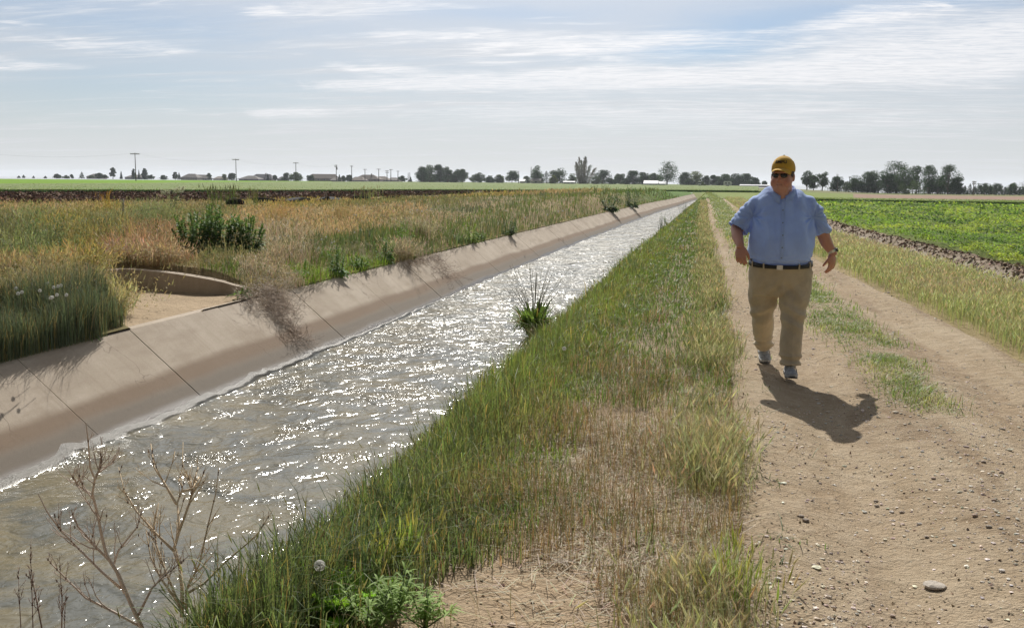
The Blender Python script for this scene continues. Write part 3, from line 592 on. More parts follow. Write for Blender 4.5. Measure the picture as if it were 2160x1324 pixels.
# crop with a standing edge on the far left, behind tilled ground
frL = [gz(px, py, 0)[:2] for px, py in [(-260, 408), (0, 408), (300, 407.6), (600, 407), (900, 405), (1100, 405.5), (1300, 406), (1430, 404.8), (1600, 406.5)]]
bkL = [gz(px, py, .34)[:2] for px, py in [(-260, 386), (0, 387), (300, 386), (600, 383.2), (900, 383.3), (1100, 385.0), (1300, 387.3), (1430, 389.0), (1600, 391.5)]]
M_WH = field_mat('pale_crop', (.15, .21, .075), (.21, .27, .11), 3.0, (1, .3, 1), .15, (.23, .26, .11))
def crop(name, label, fr, bk, h, matt, nb, cedge, ctop, seed):
    b, V, A = sheet(name, (fr, bk), lambda X, Y: zfar(X, Y)+h+.03*n2(X, Y, .5, 3, seed)-.0*X, matt, 160)
    # standing front: a dense hedge of stalks over a shaded wall
    n = len(A); lo = np.stack([A[:, 0], A[:, 1], zfar(A[:, 0], A[:, 1])-.05], 1); hi = V[:, 0]; b.add(np.concatenate([lo, hi]), np.array([(i, i+1, n+i+1, n+i) for i in range(n-1)]))
    o = tag(b.build(name, matt, col=False), label, 'crop', kind='stuff')
    e = MB(); t = rng.rand(nb); i = t*(len(A)-1); j = i.astype(int); f_ = (i-j)[:, None]; P = A[j]*(1-f_)+A[np.minimum(j+1, len(A)-1)]*f_
    P = P+np.stack([rng.randn(nb)*.2, -np.abs(rng.randn(nb))*.35+.1], 1); D = np.hypot(P[:, 0], P[:, 1]); zf = zfar(P[:, 0], P[:, 1])
    blades(e, np.stack([P[:, 0], P[:, 1], zf], 1), h*(.75+.4*rng.rand(nb)), .0007*D, vary(cedge, nb, .3), .15)
    # tops
    nt = nb; jj = rng.randint(0, V.shape[0]-1, nt); kk = (rng.rand(nt)**2*(V.shape[1]-2)).astype(int); r1, r2 = rng.rand(nt, 1), rng.rand(nt, 1)
    Q = V[jj, kk]*(1-r1)*(1-r2)+V[jj+1, kk]*r1*(1-r2)+V[jj, kk+1]*(1-r1)*r2+V[jj+1, kk+1]*r1*r2; D = np.hypot(Q[:, 0], Q[:, 1])
    blades(e, Q-np.array([0, 0, .1]), .12+.05*rng.rand(nt), .0008*D, vary(ctop, nt, .15), .3)
    eo = e.build('crop_stalks', M_GRASS, parent=o)
crop('crop_field', 'pale green grain field with a dark standing edge beyond the tilled ground', frL, bkL, .34, M_WH, 16000, (.045, .08, .03), (.20, .26, .10), 3)
frR = [gz(px, py, 0)[:2] for px, py in [(1600, 425), (1690, 427), (1760, 429), (1900, 431.5), (2050, 434.5), (2160, 437), (2400, 441)]]
bkR = [(gz(px, py, .34)[:2]) for px, py in [(1600, 416), (1690, 417), (1760, 417.5), (1900, 418.5), (2050, 420.5), (2160, 422.3), (2400, 426)]]
crop('crop_field', 'narrow strip of pale grain with a dark standing edge behind the low green crop', frR, bkR, .34, M_WH, 9000, (.045, .08, .03), (.22, .28, .11), 5)
# flat fields, each a sheet just above the soil
def flat(name, fr, bk, dz, matt, n=80): 
    b, V, A = sheet(name, (fr, bk), lambda X, Y: zfar(X, Y)+dz+gz_patch(X, Y), matt, n); return tag(b.build(name, matt, col=False), kind='structure')
def gz_patch(X, Y):
    return np.where((X < -3) & (Y < 96), np.maximum(gz_left(np.minimum(X, -7), Y), 0)+0.0, 0)
M_TILL = field_mat('tilled_soil', (.10, .062, .045), (.26, .175, .125), 5.0, (1, .5, 1), .35)
tb, TV, TA = sheet('tilled_field', ([gz(px, py, .0)[:2] for px, py in [(-260, 437), (0, 432), (150, 431), (320, 429), (480, 427), (640, 424), (820, 418), (1000, 412)]], [(p[0], p[1]-.3) for p in frL[:6]]),
                   lambda X, Y: .10+0*X, M_TILL, 300)
o = tb.build('tilled_field', M_TILL, col=False); tag(o, kind='structure')
# clods give the tilled ground its rough edge
e = MB(); n = 9000; jj = rng.randint(0, TV.shape[0]-1, n); kk = rng.randint(0, TV.shape[1]-1, n); Q = TV[jj, kk]+rng.randn(n, 3)*np.array([.4, .5, 0]); D = np.hypot(Q[:, 0], Q[:, 1])
flakes(e, Q+np.array([0, 0, .06]), .0028*D*(.6+rng.rand(n)), vary((.20, .13, .09), n, .45), 0, 1.3); M_CLOD = attr_mat('clods', .95, .1)
tag(e.build('soil_clods', M_CLOD), 'rough brown clods over the tilled ground left of the weeds', 'soil', kind='stuff')
M_BR = field_mat('bright_green_crop', (.13, .25, .015), (.19, .33, .02), .6, (1, .25, 1), .1)
flat('green_field', [gz(px, 388.2+.002*px, .34)[:2] for px in (-300, 0, 200, 400, 600, 700)], [gz(px, py, .3)[:2] for px, py in [(-300, 374.8), (0, 377.3), (200, 378.8), (400, 380.2), (600, 381.8), (700, 382.6)]], .30, M_BR)
M_BROWN = field_mat('brown_field', (.26, .175, .13), (.33, .235, .175), 1.2, (1, .2, 1), .1)
def gf(px, py, d): r = ray(px, py); return (CAM+r*(d/r[1]))[:2]
flat('brown_field', [gz(px, py, 0)[:2] for px, py in [(1800, 417), (1900, 419), (2160, 422), (2400, 427)]], [gf(px, 400, 250) for px in (1800, 1900, 2160, 2400)], .02, M_BROWN)
M_PAS = field_mat('far_pasture', (.10, .15, .045), (.20, .23, .09), .8, (.12, 1, 1), .1, (.26, .22, .12))
flat('far_pasture', [gf(px, 400, 252) for px in (1500, 1700, 1900, 2160, 2400)], [gf(px, 400, 420) for px in (1500, 1700, 1900, 2160, 2400)], .02, M_PAS)
M_PAS2 = field_mat('near_pasture', (.13, .20, .04), (.26, .28, .10), .9, (.15, 1, 1), .1)
flat('near_pasture', [gz(px, py, 0)[:2] for px, py in [(1480, 417), (1560, 420), (1700, 424), (1810, 421)]], [gf(px, 400, 248) for px in (1480, 1560, 1700, 1800)], .02, M_PAS2)
# low leafy crop to the right of the ditch
e = MB(); n = 120000; y = logy(n, 13, 88, 1.5); x = DITCH(y)+.95+rng.rand(n)**1.0*(.36*y+2-DITCH(y)-.9)
cl = 1.25*n2(x, y, 1.9, 3, 101); big_ = n2(x, y, .35, 3, 102); keep = (rng.rand(n) < sstep(-.55, .05, cl+.35*big_+.12)) & (x > DITCH(y)+.9+.5*(n2(x, y, .9, 3, 9)+.3)) & (y < np.interp(x, [5, 9.5, 16, 24, 40], [95, 90, 88, 84.5, 80])); x, y, cl, big_ = x[keep], y[keep], cl[keep], big_[keep]; n = len(x)
k = sstep(-.3, .35, big_+.5*n2(x, y, 1.1, 2, 103))[:, None]; c = np.array([.19, .30, .06])*(1-k)+np.array([.34, .41, .09])*k; dk = n2(x, y, .55, 3, 107) > .26; c = np.where(dk[:, None], np.array([.10, .17, .05]), c)
z = zfar(x, y)+.02+(.10+.10*rng.rand(n))*(1+cl)+.10*dk; flakes(e, np.stack([x, y, z], 1), np.maximum(.05, .0024*y)*(.7+.6*rng.rand(n)), vary(c, n, .2, .05), .55, 1.3)
tag(e.build('leafy_crop', leafy('crop_leaf', .55, .6, .1)), 'low bright green leafy crop filling the field right of the ditch', 'crop', kind='stuff')
# ditch debris
e = MB(); n = 5000; y = logy(n, 12, 60, 1.5); x = DITCH(y)+.35+rng.randn(n)*.38; z = gz_right(x, y); col = np.where((x < DITCH(y)+.2)[:, None], vary((.42, .38, .32), n, .25), vary((.27, .21, .155), n, .3))
flakes(e, np.stack([x, y, z+.01], 1), .03+.05*rng.rand(n)+.0012*y, col, .2, 1.4)
tag(e.build('ditch_mud', M_CLOD), 'cracked pale mud and dark clods along the small ditch', 'soil', kind='stuff')
# ------------------------------------------------------------------ loose stones
def rocks(mb, P, s, c):
    ico = np.array([(0, 0, 1), (.894, 0, .447), (.276, .851, .447), (-.724, .526, .447), (-.724, -.526, .447), (.276, -.851, .447), (.724, .526, -.447), (-.276, .851, -.447), (-.894, 0, -.447), (-.276, -.851, -.447), (.724, -.526, -.447), (0, 0, -1)])
    F = np.array([(0, 1, 2), (0, 2, 3), (0, 3, 4), (0, 4, 5), (0, 5, 1), (1, 6, 2), (2, 7, 3), (3, 8, 4), (4, 9, 5), (5, 10, 1), (2, 6, 7), (3, 7, 8), (4, 8, 9), (5, 9, 10), (1, 10, 6), (6, 11, 7), (7, 11, 8), (8, 11, 9), (9, 11, 10), (10, 11, 6)])
    n = len(P); V = ico[None]*(1+.28*rng.randn(n, 12, 1)*.8); sc = np.stack([.8+.5*rng.rand(n), .8+.5*rng.rand(n), .35+.3*rng.rand(n)], 1)*np.broadcast_to(s, (n,))[:, None]*.5
    V = V*sc[:, None, :]; a = rng.rand(n)*6.28; ca, sa = np.cos(a)[:, None], np.sin(a)[:, None]; V = np.stack([V[..., 0]*ca-V[..., 1]*sa, V[..., 0]*sa+V[..., 1]*ca, V[..., 2]], -1)
    mb.add((V+P[:, None]).reshape(-1, 3), (F[None]+np.arange(n)[:, None, None]*12).reshape(-1, 3), np.repeat(np.broadcast_to(c, (n, 3)), 12, 0))
M_ROCK = attr_mat('stone', .9, .25, 40, .01)
zroad = road_z
e = MB(); n = 13000; y = logy(n, 3.2, 26, 1.9); x = ROADL(y)+rng.rand(n)*(ROADR(y)-ROADL(y)); dn = n2(x, y, 1.2, 3, 111)+.5*np.exp(-((x-ROADC(y)+.1)/.35)**2); keep = rng.rand(n) < sstep(-.45, .45, dn); x, y = x[keep], y[keep]; n = len(x)
s = .005+.014*rng.rand(n)**4+.0006*y; s = np.where(rng.rand(n) < .04, s*1.9, s); rocks(e, np.stack([x, y, zroad(x, y)+s*.10], 1), s, vary((.60, .53, .45), n, .25, .05))
n = 2200; y = logy(n, 3.1, 14, 1.9); x = ROADL(y)+.02+np.abs(rng.randn(n))*.75; keep = (x < ROADR(y)) & (rng.rand(n) < sstep(-.2, .4, n2(x, y, 1.5, 3, 113)+.3*np.exp(-((x-ROADL(y))/.4)**2))); x, y = x[keep], y[keep]; n = len(x)
flakes(e, np.stack([x, y, zroad(x, y)+.004], 1), .008+.016*rng.rand(n)**2, vary((.26, .19, .13), n, .4), .6, 1.2)
n = 700; y = logy(n, 3.0, 7, 1.5); x = -.75+rng.randn(n)*.4; rocks(e, np.stack([x, y, gz_right(x, y)+.004], 1), .006+.01*rng.rand(n)**2, vary((.38, .30, .22), n, .3))
tag(e.build('gravel', M_ROCK, smooth=False), 'small pale stones scattered over the dirt road', 'gravel', kind='stuff')
# ------------------------------------------------------------------ trees
def ground_at(x, y): return float(zfar(np.array(x), np.array(y)))
def make_tree(px, base_px_y, top_px_y, width_px, dist, kind, label, cat='tree', group=None, seed=0):
    """tree whose foot stands on the land at distance dist in the direction of photo column px"""
    global rng
    p = gy(px, base_px_y, dist); x, y = p[0], p[1]; zb = ground_at(x, y)
    top = gy(px, top_px_y, dist)[2]; H = max(top-zb, 1.5); Wd = width_px/F_PX*dist
    names = dict(conifer='conifer_tree', poplar='poplar_tree', bare='bare_tree', bush='bush')
    root = empty(names.get(kind, 'leafy_tree'), (x, y, zb)); tag(root, label, cat, group)
    r = np.random.RandomState(seed+17); old = rng; rng = r
    tr = MB(); cr = MB(); bark = (.16, .13, .11); leafs = dict(dark=(.040, .085, .034), round=(.062, .115, .042), pale=(.10, .15, .055), loose=(.052, .10, .038), conifer=(.030, .065, .032), poplar=(.16, .14, .12), bush=(.085, .13, .055), yellow=(.16, .20, .05), bare=(.25, .22, .20), grey=(.13, .16, .11))
    c = np.array(leafs[kind]); fs = max(.35, dist*.00085)
    if kind in ('conifer',):
        V, F = tube_vf([(0, 0, 0), (0, 0, H*.92)], [H*.035, .03], 5); tr.add(V, F, bark)
        n = int(900 if H > 5 else 450); t = r.rand(n)**.8; rad = Wd*.5*(1-t)**.75*(.75+.5*r.rand(n)); a = r.rand(n)*6.28
        P = np.stack([np.cos(a)*rad*np.sqrt(r.rand(n)), np.sin(a)*rad*np.sqrt(r.rand(n)), H*(.04+.96*t)], 1); flakes(cr, P, fs*(1.5-t), vary(c, n, .3), .2, 1.2)
    elif kind == 'poplar':
        for k in range(9):
            bx, by = r.randn()*Wd*.20, r.randn()*Wd*.2; hh = H*(1-.25*abs(bx)/(Wd*.25))*(.75+.25*r.rand()); tipx = bx*1.45
            V, F = tube_vf([(bx*.6, by, 0), (bx, by, hh*.4), (tipx, by*1.2, hh)], [H*.014, H*.010, .05], 4); tr.add(V, F, bark)
            n = 420; t = r.rand(n); rr = Wd*.085*(1-t**2*.8); P = np.stack([np.interp(t, [0, .4, 1], [bx*.6, bx, tipx])+r.randn(n)*rr, by+r.randn(n)*rr, hh*t], 1)
            a = vary(c if k % 3 else (.09, .11, .06), n, .3); nn = len(P); 
            w = fs*.16; Lh = fs*(1.2+r.rand(nn)); ln = np.stack([(P[:, 0]-bx)*.5, (P[:, 1]-by)*.5, Lh], 1); s = np.array([w, 0, 0])
            V = np.stack([P-s, P+s, P+ln+s*.2, P+ln-s*.2], 1); cr.add(V.reshape(-1, 3), np.arange(nn)[:, None]*4+np.arange(4), np.repeat(a, 4, 0))
    elif kind == 'bare':
        for k in range(14):
            a = r.rand()*6.28; tx, ty = np.cos(a)*Wd*.45*r.rand(), np.sin(a)*Wd*.45*r.rand(); h0 = H*(.15+.3*r.rand()); h1 = H*(.6+.4*r.rand())
            V, F = tube_vf([(0, 0, 0), (tx*.2, ty*.2, h0), (tx*.7, ty*.7, (h0+h1)/2), (tx, ty, h1)], [H*.014, H*.010, H*.006, .03], 4); tr.add(V, F, (.22, .19, .17))
        n = 160; P = r.randn(n, 3)*np.array([Wd*.22, Wd*.22, H*.2])+np.array([0, 0, H*.6]); flakes(cr, P, fs*.8, vary((.14, .16, .09), n, .3))
    else:
        lowt = .10 if kind in ('dark', 'round') else .18
        if kind in ('bush', 'pale', 'grey', 'yellow'): lowt = .0
        nb = dict(loose=26, round=22, dark=22, pale=18, bush=16, yellow=14, grey=18)[kind]; B = []
        for k in range(nb):
            a = r.rand()*6.28; t = r.rand(); prof = math.sin(math.pi*min(1, .18+.80*t))**.55; q = math.sqrt(r.rand())*prof
            B.append((math.cos(a)*q*Wd*.42, math.sin(a)*q*Wd*.42, H*(lowt+(1-lowt)*(.10+.78*t)), min(Wd, H*1.1)*(.17+.12*r.rand())*(.85 if kind == 'loose' else 1)))
        V, F = tube_vf([(0, 0, -.1), (r.randn()*.1, 0, H*.3), (r.randn()*.3, r.randn()*.3, H*.75)], [H*.032, H*.022, H*.006], 6); tr.add(V, F, bark)
        for b in B[::2]:
            h0 = H*(.12+.2*r.rand()); V, F = tube_vf([(0, 0, h0), (b[0]*.5, b[1]*.5, (h0+b[2])*.52), b[:3]], [H*.012, H*.008, .04], 4); tr.add(V, F, bark)
        per = int((110 if kind == 'loose' else 170)*(1.0 if H > 5 else .55))
        for b in B:
            n = per; d = r.randn(n, 3); d /= np.linalg.norm(d, axis=1)[:, None]; rad = b[3]*(.45+.65*r.rand(n)); P = np.array(b[:3])+d*rad[:, None]*np.array([1, 1, .75])
            P[:, 2] = np.clip(P[:, 2], .1, H*1.02); cb = c*(1+.35*(r.rand()-.5)); flakes(cr, P, fs*(.7+.7*r.rand(n)), vary(cb, n, .22, .06), 0, 1.2)
        if lowt == 0 or kind == 'dark':
            n = per*3; P = np.stack([r.randn(n)*Wd*.24, r.randn(n)*Wd*.24, H*.5*r.rand(n)], 1); flakes(cr, P, fs, vary(c*.9, n, .2), 0, 1.2)
    tr.build('trunk', M_BARK, root); cr.build('crown', M_TREE, root, smooth=False); rng = old
    return root
D1 = 600
TR = [ # px, base, top, width px, dist, kind, label
 (40, 377, 373, 8, D1, 'conifer', 'tiny dark tree farthest left on the horizon'),
 (50, 377, 369, 7, D1, 'conifer', 'small pointed tree second from the left end of the horizon'),
 (71, 377.5, 373, 5, D1, 'conifer', 'tiny pointed tree alone between the two small horizon pairs'),
 (96, 378, 371.5, 8, D1, 'conifer', 'small pointed tree left of the round dark horizon bush'),
 (122, 378.5, 367, 17, D1, 'dark', 'dark round bushy tree left of the first houses on the horizon'),
 (140, 378.5, 370, 14, D1, 'pale', 'low pale tree right beside the dark round horizon tree'),
 (152, 378.5, 368, 8, D1, 'round', 'small narrow tree between pale low tree and pointed conifer'),
 (173, 379, 362.5, 13, D1, 'conifer', 'pointed dark conifer at left corner of the leftmost house'),
 (193, 379, 370, 12, D1, 'round', 'small bushy tree in front of the leftmost house'),
 (209, 379, 365, 16, D1, 'dark', 'dark bushy tree right of the leftmost house roof'),
 (222, 379, 369, 14, D1, 'round', 'low bush shaped tree before the tall bare trunked tree'),
 (238.5, 379, 353, 13, D1, 'loose', 'tall tree with open crown left of the nearest utility pole'),
 (256, 379, 361, 6, D1, 'conifer', 'thin spire shaped tree between two taller horizon trees'),
 (282, 379.5, 355, 7, D1, 'dark', 'narrow tall tree just left of the nearest utility pole'),
 (293.5, 379.5, 358, 5, D1, 'conifer', 'slim dark conifer right of the nearest utility pole'),
 (306, 380, 355, 12, D1, 'dark', 'tall dark round topped tree right of the nearest utility pole'),
 (319, 380, 369, 16, D1, 'round', 'low bushy tree under the tall round topped tree'),
 (345, 380, 370, 17, D1, 'dark', 'low dark dome shaped tree left of the grey roofed ranch house'),
 (370, 380, 363, 10, D1, 'round', 'bushy tree touching the left end of the ranch house'),
 (378, 380, 364, 8, D1, 'conifer', 'pointed tree beside the left end of the ranch house'),
 (441, 381, 365, 9, D1, 'round', 'leafy tree at the right end of the ranch house'),
 (474, 381, 367, 12, D1, 'yellow', 'yellow green tree left of the second utility pole'),
 (490, 381, 365.5, 18, D1, 'dark', 'broad dark tree left beside the second utility pole'),
 (565, 382, 366, 7, D1, 'conifer', 'narrow dark tree right of the dark ridged house'),
 (580, 382, 369, 9, D1, 'round', 'small tree between the dark ridged house and pale tree'),
 (603, 382, 365, 16, D1, 'grey', 'greyish tree immediately left of the third utility pole'),
 (625, 382.5, 364, 30, D1, 'pale', 'broad pale green tree behind the third utility pole'),
 (655, 383, 368, 14, D1, 'dark', 'dark tree at the left end of the flat ridged brown house'),
 (716, 383, 368, 9, D1, 'conifer', 'small dark conifer between two brown roofed houses'),
 (724, 383, 371, 10, D1, 'round', 'low tree right of the small conifer between the brown houses'),
 (736, 383, 369, 13, D1, 'dark', 'dark shrubby tree at the left end of the long brown house'),
 (848, 383.5, 371, 20, D1, 'loose', 'spreading low tree right of the row of utility poles'),
 (866, 383.5, 373, 8, D1, 'conifer', 'tiny conifer just left of the big central grove'),
 (890, 384, 352, 24, 560, 'dark', 'tall dark tree at the left end of the big central grove'),
 (906, 384, 346.5, 32, 570, 'round', 'broad rounded tree second from left in the big central grove'),
 (928, 384, 345, 26, 570, 'dark', 'tallest dark tree in the middle of the big central grove'),
 (945, 384, 351, 24, 575, 'loose', 'open crowned tree right of middle in the big central grove'),
 (962, 384, 357, 20, 565, 'dark', 'dark tree near the right side of the big central grove'),
 (975, 384, 356, 22, 570, 'round', 'bright topped tree at the right end of the big central grove'),
 (1008, 384.5, 365, 34, 600, 'round', 'broad low tree directly right of the big central grove'),
 (1035, 385, 371, 22, 600, 'dark', 'low dark tree third right of the big central grove'),
 (1053, 385, 369, 20, 600, 'pale', 'pale low tree between two darker trees right of the grove'),
 (1080, 385.5, 361, 28, 600, 'round', 'broad tree left of the pair of thin poles'),
 (1110, 386, 372, 16, 610, 'grey', 'grey green small tree next to the white shed'),
 (1133, 386, 346.5, 27, 590, 'round', 'tall forked tree behind the white shed'),
 (1152, 387, 361, 27, 580, 'conifer', 'broad dark conifer between white shed and rounded tree'),
 (1177, 387, 355, 32, 590, 'round', 'large rounded tree left of the spire like poplars'),
 (1168, 387, 366, 14, 570, 'yellow', 'yellow green small tree in front of the large rounded tree'),
 (1205, 387.5, 367, 22, 600, 'pale', 'pale tree hard against the left side of the poplars'),
 (1228, 388, 321, 36, 580, 'poplar', 'cluster of tall thin grey brown poplar spires'),
 (1256, 388.5, 372, 26, 570, 'grey', 'low greyish tree at the right foot of the poplars'),
 (1272, 388.5, 359.5, 36, 600, 'dark', 'broad dark tree right of the poplars'),
 (1308, 389, 366, 34, 600, 'round', 'rounded tree in the belt between poplars and blue roofed house'),
 (1335, 389, 361, 30, 600, 'dark', 'dark tree left above the white roofed house'),
 (1356, 389.5, 364, 26, 605, 'dark', 'dark tree directly behind the white roofed house'),
 (1382, 390, 364, 26, 605, 'round', 'rounded tree behind the right half of the white roofed house'),
 (1407, 391, 340, 43, 560, 'loose', 'tallest open crowned tree right of the white roofed house'),
 (1444, 392, 364, 26, 600, 'dark', 'dark tree right of the tall open crowned tree'),
 (1466, 392, 362, 28, 600, 'yellow', 'light yellow green tree behind the small yellow bush'),
 (1488, 392.5, 371, 16, 600, 'grey', 'thin greyish tree left of the long dense belt'),
 (1508, 393, 370, 26, 600, 'dark', 'left end tree of the long dense belt behind the road end'),
 (1530, 393, 367, 28, 605, 'round', 'second tree of the long dense belt behind the road end'),
 (1552, 393, 367, 28, 600, 'dark', 'middle tree of the long dense belt behind the road end'),
 (1574, 393.5, 367, 26, 605, 'round', 'fourth tree of the long dense belt behind the road end'),
 (1592, 394, 375, 18, 600, 'dark', 'low right end tree of the long dense belt'),
 (1480, 393, 384, 14, 520, 'yellow', 'small yellow green bush standing before the belt'),
 (1612, 395, 382, 10, 640, 'round', 'small distant tree just left of the man\'s shoulder'),
 # right side
 (1702, 399, 358, 22, 400, 'loose', 'thin open tree immediately right of the man\'s shoulder'),
 (1716, 400, 369, 16, 400, 'round', 'rounded tree second right of the man\'s shoulder'),
 (1734, 400, 359, 24, 400, 'loose', 'twin topped open tree third right of the man\'s shoulder'),
 (1763, 401, 373, 26, 400, 'dark', 'dark rounded tree right of the twin topped tree'),
 (1785, 402, 382, 24, 400, 'grey', 'low grey green tree at the left foot of the tall grove'),
 (1806, 403, 371, 28, 395, 'round', 'sloping left edge tree of the tall right grove'),
 (1829, 404, 362, 30, 390, 'round', 'tree on the rising left shoulder of the right grove'),
 (1853, 405, 356, 36, 385, 'round', 'broad leafy tree left of the tallest tree in the right grove'),
 (1890, 405, 336, 44, 385, 'loose', 'tallest dark tree crowning the right grove'),
 (1872, 406, 362, 30, 380, 'dark', 'dark tree below and left of the tallest one in the right grove'),
 (1908, 406, 352, 36, 380, 'round', 'leafy tree right below the tallest one in the right grove'),
 (1932, 407, 350, 34, 380, 'loose', 'open crowned tree in the middle of the right grove'),
 (1958, 407.5, 347, 34, 380, 'loose', 'airy tree left of the right hand peak of the right grove'),
 (1999, 408.5, 346, 42, 375, 'loose', 'tall tree forming the right hand peak of the right grove'),
 (1978, 408, 360, 30, 378, 'dark', 'dense tree between the two right hand peaks of the grove'),
 (1925, 409, 381, 48, 350, 'bush', 'big round pale bush standing before the right grove'),
 (2018, 409, 374, 22, 370, 'dark', 'dark low tree at the right end of the right grove'),
 (2075, 411, 387, 30, 390, 'round', 'rounded pale topped tree right of the right hand utility pole'),
 (2102, 412, 385, 26, 390, 'loose', 'pale open tree above the dark windbreak'),
 (2138, 413, 386, 34, 388, 'round', 'rounded tree near the right edge above the windbreak'),
 (2157, 413, 383, 14, 385, 'bare', 'leafless pale tree at the right edge of the picture'),
 (1765, 401, 366, 5, 420, 'bare', 'thin leafless twin stems poking above the grove\'s left end')]
for i, (px, by, ty, wd, ds, kd, lb) in enumerate(TR): make_tree(px, by, ty, wd*(1.12 if px < 1600 else 1.3), ds+(i*37 % 11)-5, kd, lb, 'bush' if kd == 'bush' or 'bush standing' in lb else 'tree', None, i)
# undergrowth filling the feet of the groves: individual conifers of the windbreak
for k, px in enumerate(np.linspace(2024, 2172, 15)):
    make_tree(px, 411, 389.5+2.6*math.sin(k*2.3)+.02*(px-2024), 17, 372+(k*7 % 5), 'conifer', 'dark conifer in the windbreak row at the right of the picture', 'tree', 'dark conifers in the windbreak', 300+k)
for k, (px, ty) in enumerate([(1880, 384), (1897, 380), (1960, 383), (1985, 382), (2006, 384), (1842, 388), (1818, 388)]):
    make_tree(px, 408, ty, 30, 383+k, 'dark', 'dark undergrowth tree filling the foot of the right grove', 'tree', 'undergrowth trees in the right grove', 330+k)
for k, (px, ty) in enumerate([(895, 370), (915, 368), (938, 369), (958, 371), (1290, 377), (1320, 376), (1455, 379), (1519, 379), (1541, 378), (1563, 379), (1583, 381)]):
    make_tree(px, 389, ty, 26, 588+k, 'dark', 'dark undergrowth tree filling the foot of the central belt', 'tree', 'undergrowth trees in the central belt', 350+k)
# ------------------------------------------------------------------ houses
M_ROOFS = [simple('roof_grey', (.17, .155, .145), .85, 3, .2), simple('roof_brown', (.20, .165, .14), .85, 3, .2), simple('roof_white', (.42, .44, .48), .6), simple('roof_dark', (.11, .11, .125), .85)]
M_WALLS = [simple('wall_tan', (.33, .29, .24), .9), simple('wall_grey', (.24, .235, .24), .9), simple('wall_blue', (.16, .22, .27), .9), simple('wall_white', (.62, .60, .56), .85), simple('wall_brick', (.30, .19, .155), .9)]
M_GLASS = simple('window_glass', (.03, .035, .045), .15, spec=.6); M_TRIM = simple('white_trim', (.7, .7, .68), .6)
def house(px0, px1, top, wallfrac, dist, rm, wm, label, hip=.28, gable=False, wins=3, name='house', cat='house', depth=9.0, chimney=False, solar=False, doorw=0):
    pa, pb = gy(px0, 380, dist), gy(px1, 380, dist); zc = ground_at((pa[0]+pb[0])/2, dist); H = gy((px0+px1)/2, top, dist)[2]-zc
    W_ = math.hypot(*(pb-pa)[:2]); wh = H*wallfrac; r = empty(name, ((pa[0]+pb[0])/2, dist, zc), math.atan2(pb[1]-pa[1], pb[0]-pa[0])); tag(r, label, cat)
    b = MB(); V, F = box_vf(-W_/2+.35, W_/2-.35, .4, depth-.4, -.2, wh); b.add(V, F); b.build('wall', wm, r, smooth=False, col=False)
    x0, x1, y0, y1, e = -W_/2, W_/2, 0, depth, wh-.15; hx = (0 if gable else hip*W_)
    V = [(x0, y0, e), (x1, y0, e), (x1, y1, e), (x0, y1, e), (x0+hx, depth/2, H), (x1-hx, depth/2, H), (x0, y0, e-.2), (x1, y0, e-.2), (x1, y1, e-.2), (x0, y1, e-.2)]
    Q = np.array([(0, 1, 5, 4), (2, 3, 4, 5), (0, 6, 7, 1), (1, 7, 8, 2), (2, 8, 9, 3), (3, 9, 6, 0), (6, 9, 8, 7)]); T = np.array([(1, 2, 5), (3, 0, 4)])
    b = MB(); b.add(V, [Q, T]); roof = b.build('roof', rm, r, smooth=False, col=False)
    if chimney: b = MB(); V, F = box_vf(W_*.12, W_*.12+.7, depth*.4, depth*.4+.7, H*.8, H+.7); b.add(V, F); b.build('chimney', wm, roof, smooth=False, col=False)
    for k in range(wins):
        cx = -W_/2+W_*(k+.75)/(wins+.5); b = MB(); V, F = box_vf(cx-.8, cx+.8, .30, .42, wh*.35, wh*.78); b.add(V, F); w_ = b.build('window', M_TRIM, r, smooth=False, col=False)
        b = MB(); V, F = box_vf(cx-.66, cx+.66, .27, .30, wh*.35+.12, wh*.78-.12); b.add(V, F); b.build('pane', M_GLASS, w_, smooth=False, col=False)
    return r
G_, B_, Wt, Dk = M_ROOFS
house(181, 212, 366.5, .45, 640, G_, M_WALLS[0], 'leftmost pale house on the horizon behind small trees', wins=2)
house(262, 300, 368.5, .45, 640, G_, M_WALLS[1], 'grey roofed house behind the nearest utility pole', wins=2)
house(380, 416, 366.5, .40, 620, G_, M_WALLS[0], 'left wing of the grey roofed ranch house', hip=.3)
house(404, 436, 368.5, .35, 628, G_, M_WALLS[1], 'right wing of the grey roofed ranch house', hip=.2)
house(448, 470, 372, .4, 650, B_, M_WALLS[3], 'small low pale house between ranch house and dark tree', wins=1)
house(502, 545, 370.5, .35, 630, G_, M_WALLS[1], 'low grey house just right of the second utility pole', hip=.35)
house(526, 573, 367.2, .35, 640, Dk, M_WALLS[0], 'house with a long dark ridge right of the second utility pole', hip=.18, chimney=True)
house(583, 600, 372, .4, 650, Dk, M_WALLS[1], 'small dark gable house left of the broad pale tree', wins=1, hip=.3)
house(649, 706, 367, .42, 620, B_, M_WALLS[0], 'brown roofed house with long straight ridge behind the field', hip=.07, wins=4)
house(694, 720, 374, .35, 612, G_, M_WALLS[0], 'low light garage right of the long ridged brown house', wins=1, name='garage', cat='garage')
house(735, 768, 373, .35, 612, B_, M_WALLS[1], 'lower left wing of the long brown house below the poles', wins=2)
house(744, 800, 368.5, .40, 630, B_, M_WALLS[0], 'long brown hip roofed house behind the utility poles', hip=.3, wins=4, chimney=True)
house(786, 818, 372, .42, 640, B_, M_WALLS[1], 'brown house directly right of the long hip roofed one', hip=.3)
house(812, 842, 374.5, .42, 650, G_, M_WALLS[0], 'low brown house at the right end of the housing row', hip=.3)
house(1095, 1106, 378, .6, 600, Wt, M_WALLS[3], 'tiny white outbuilding left of the white shed', wins=0, gable=True, name='shed', cat='shed')
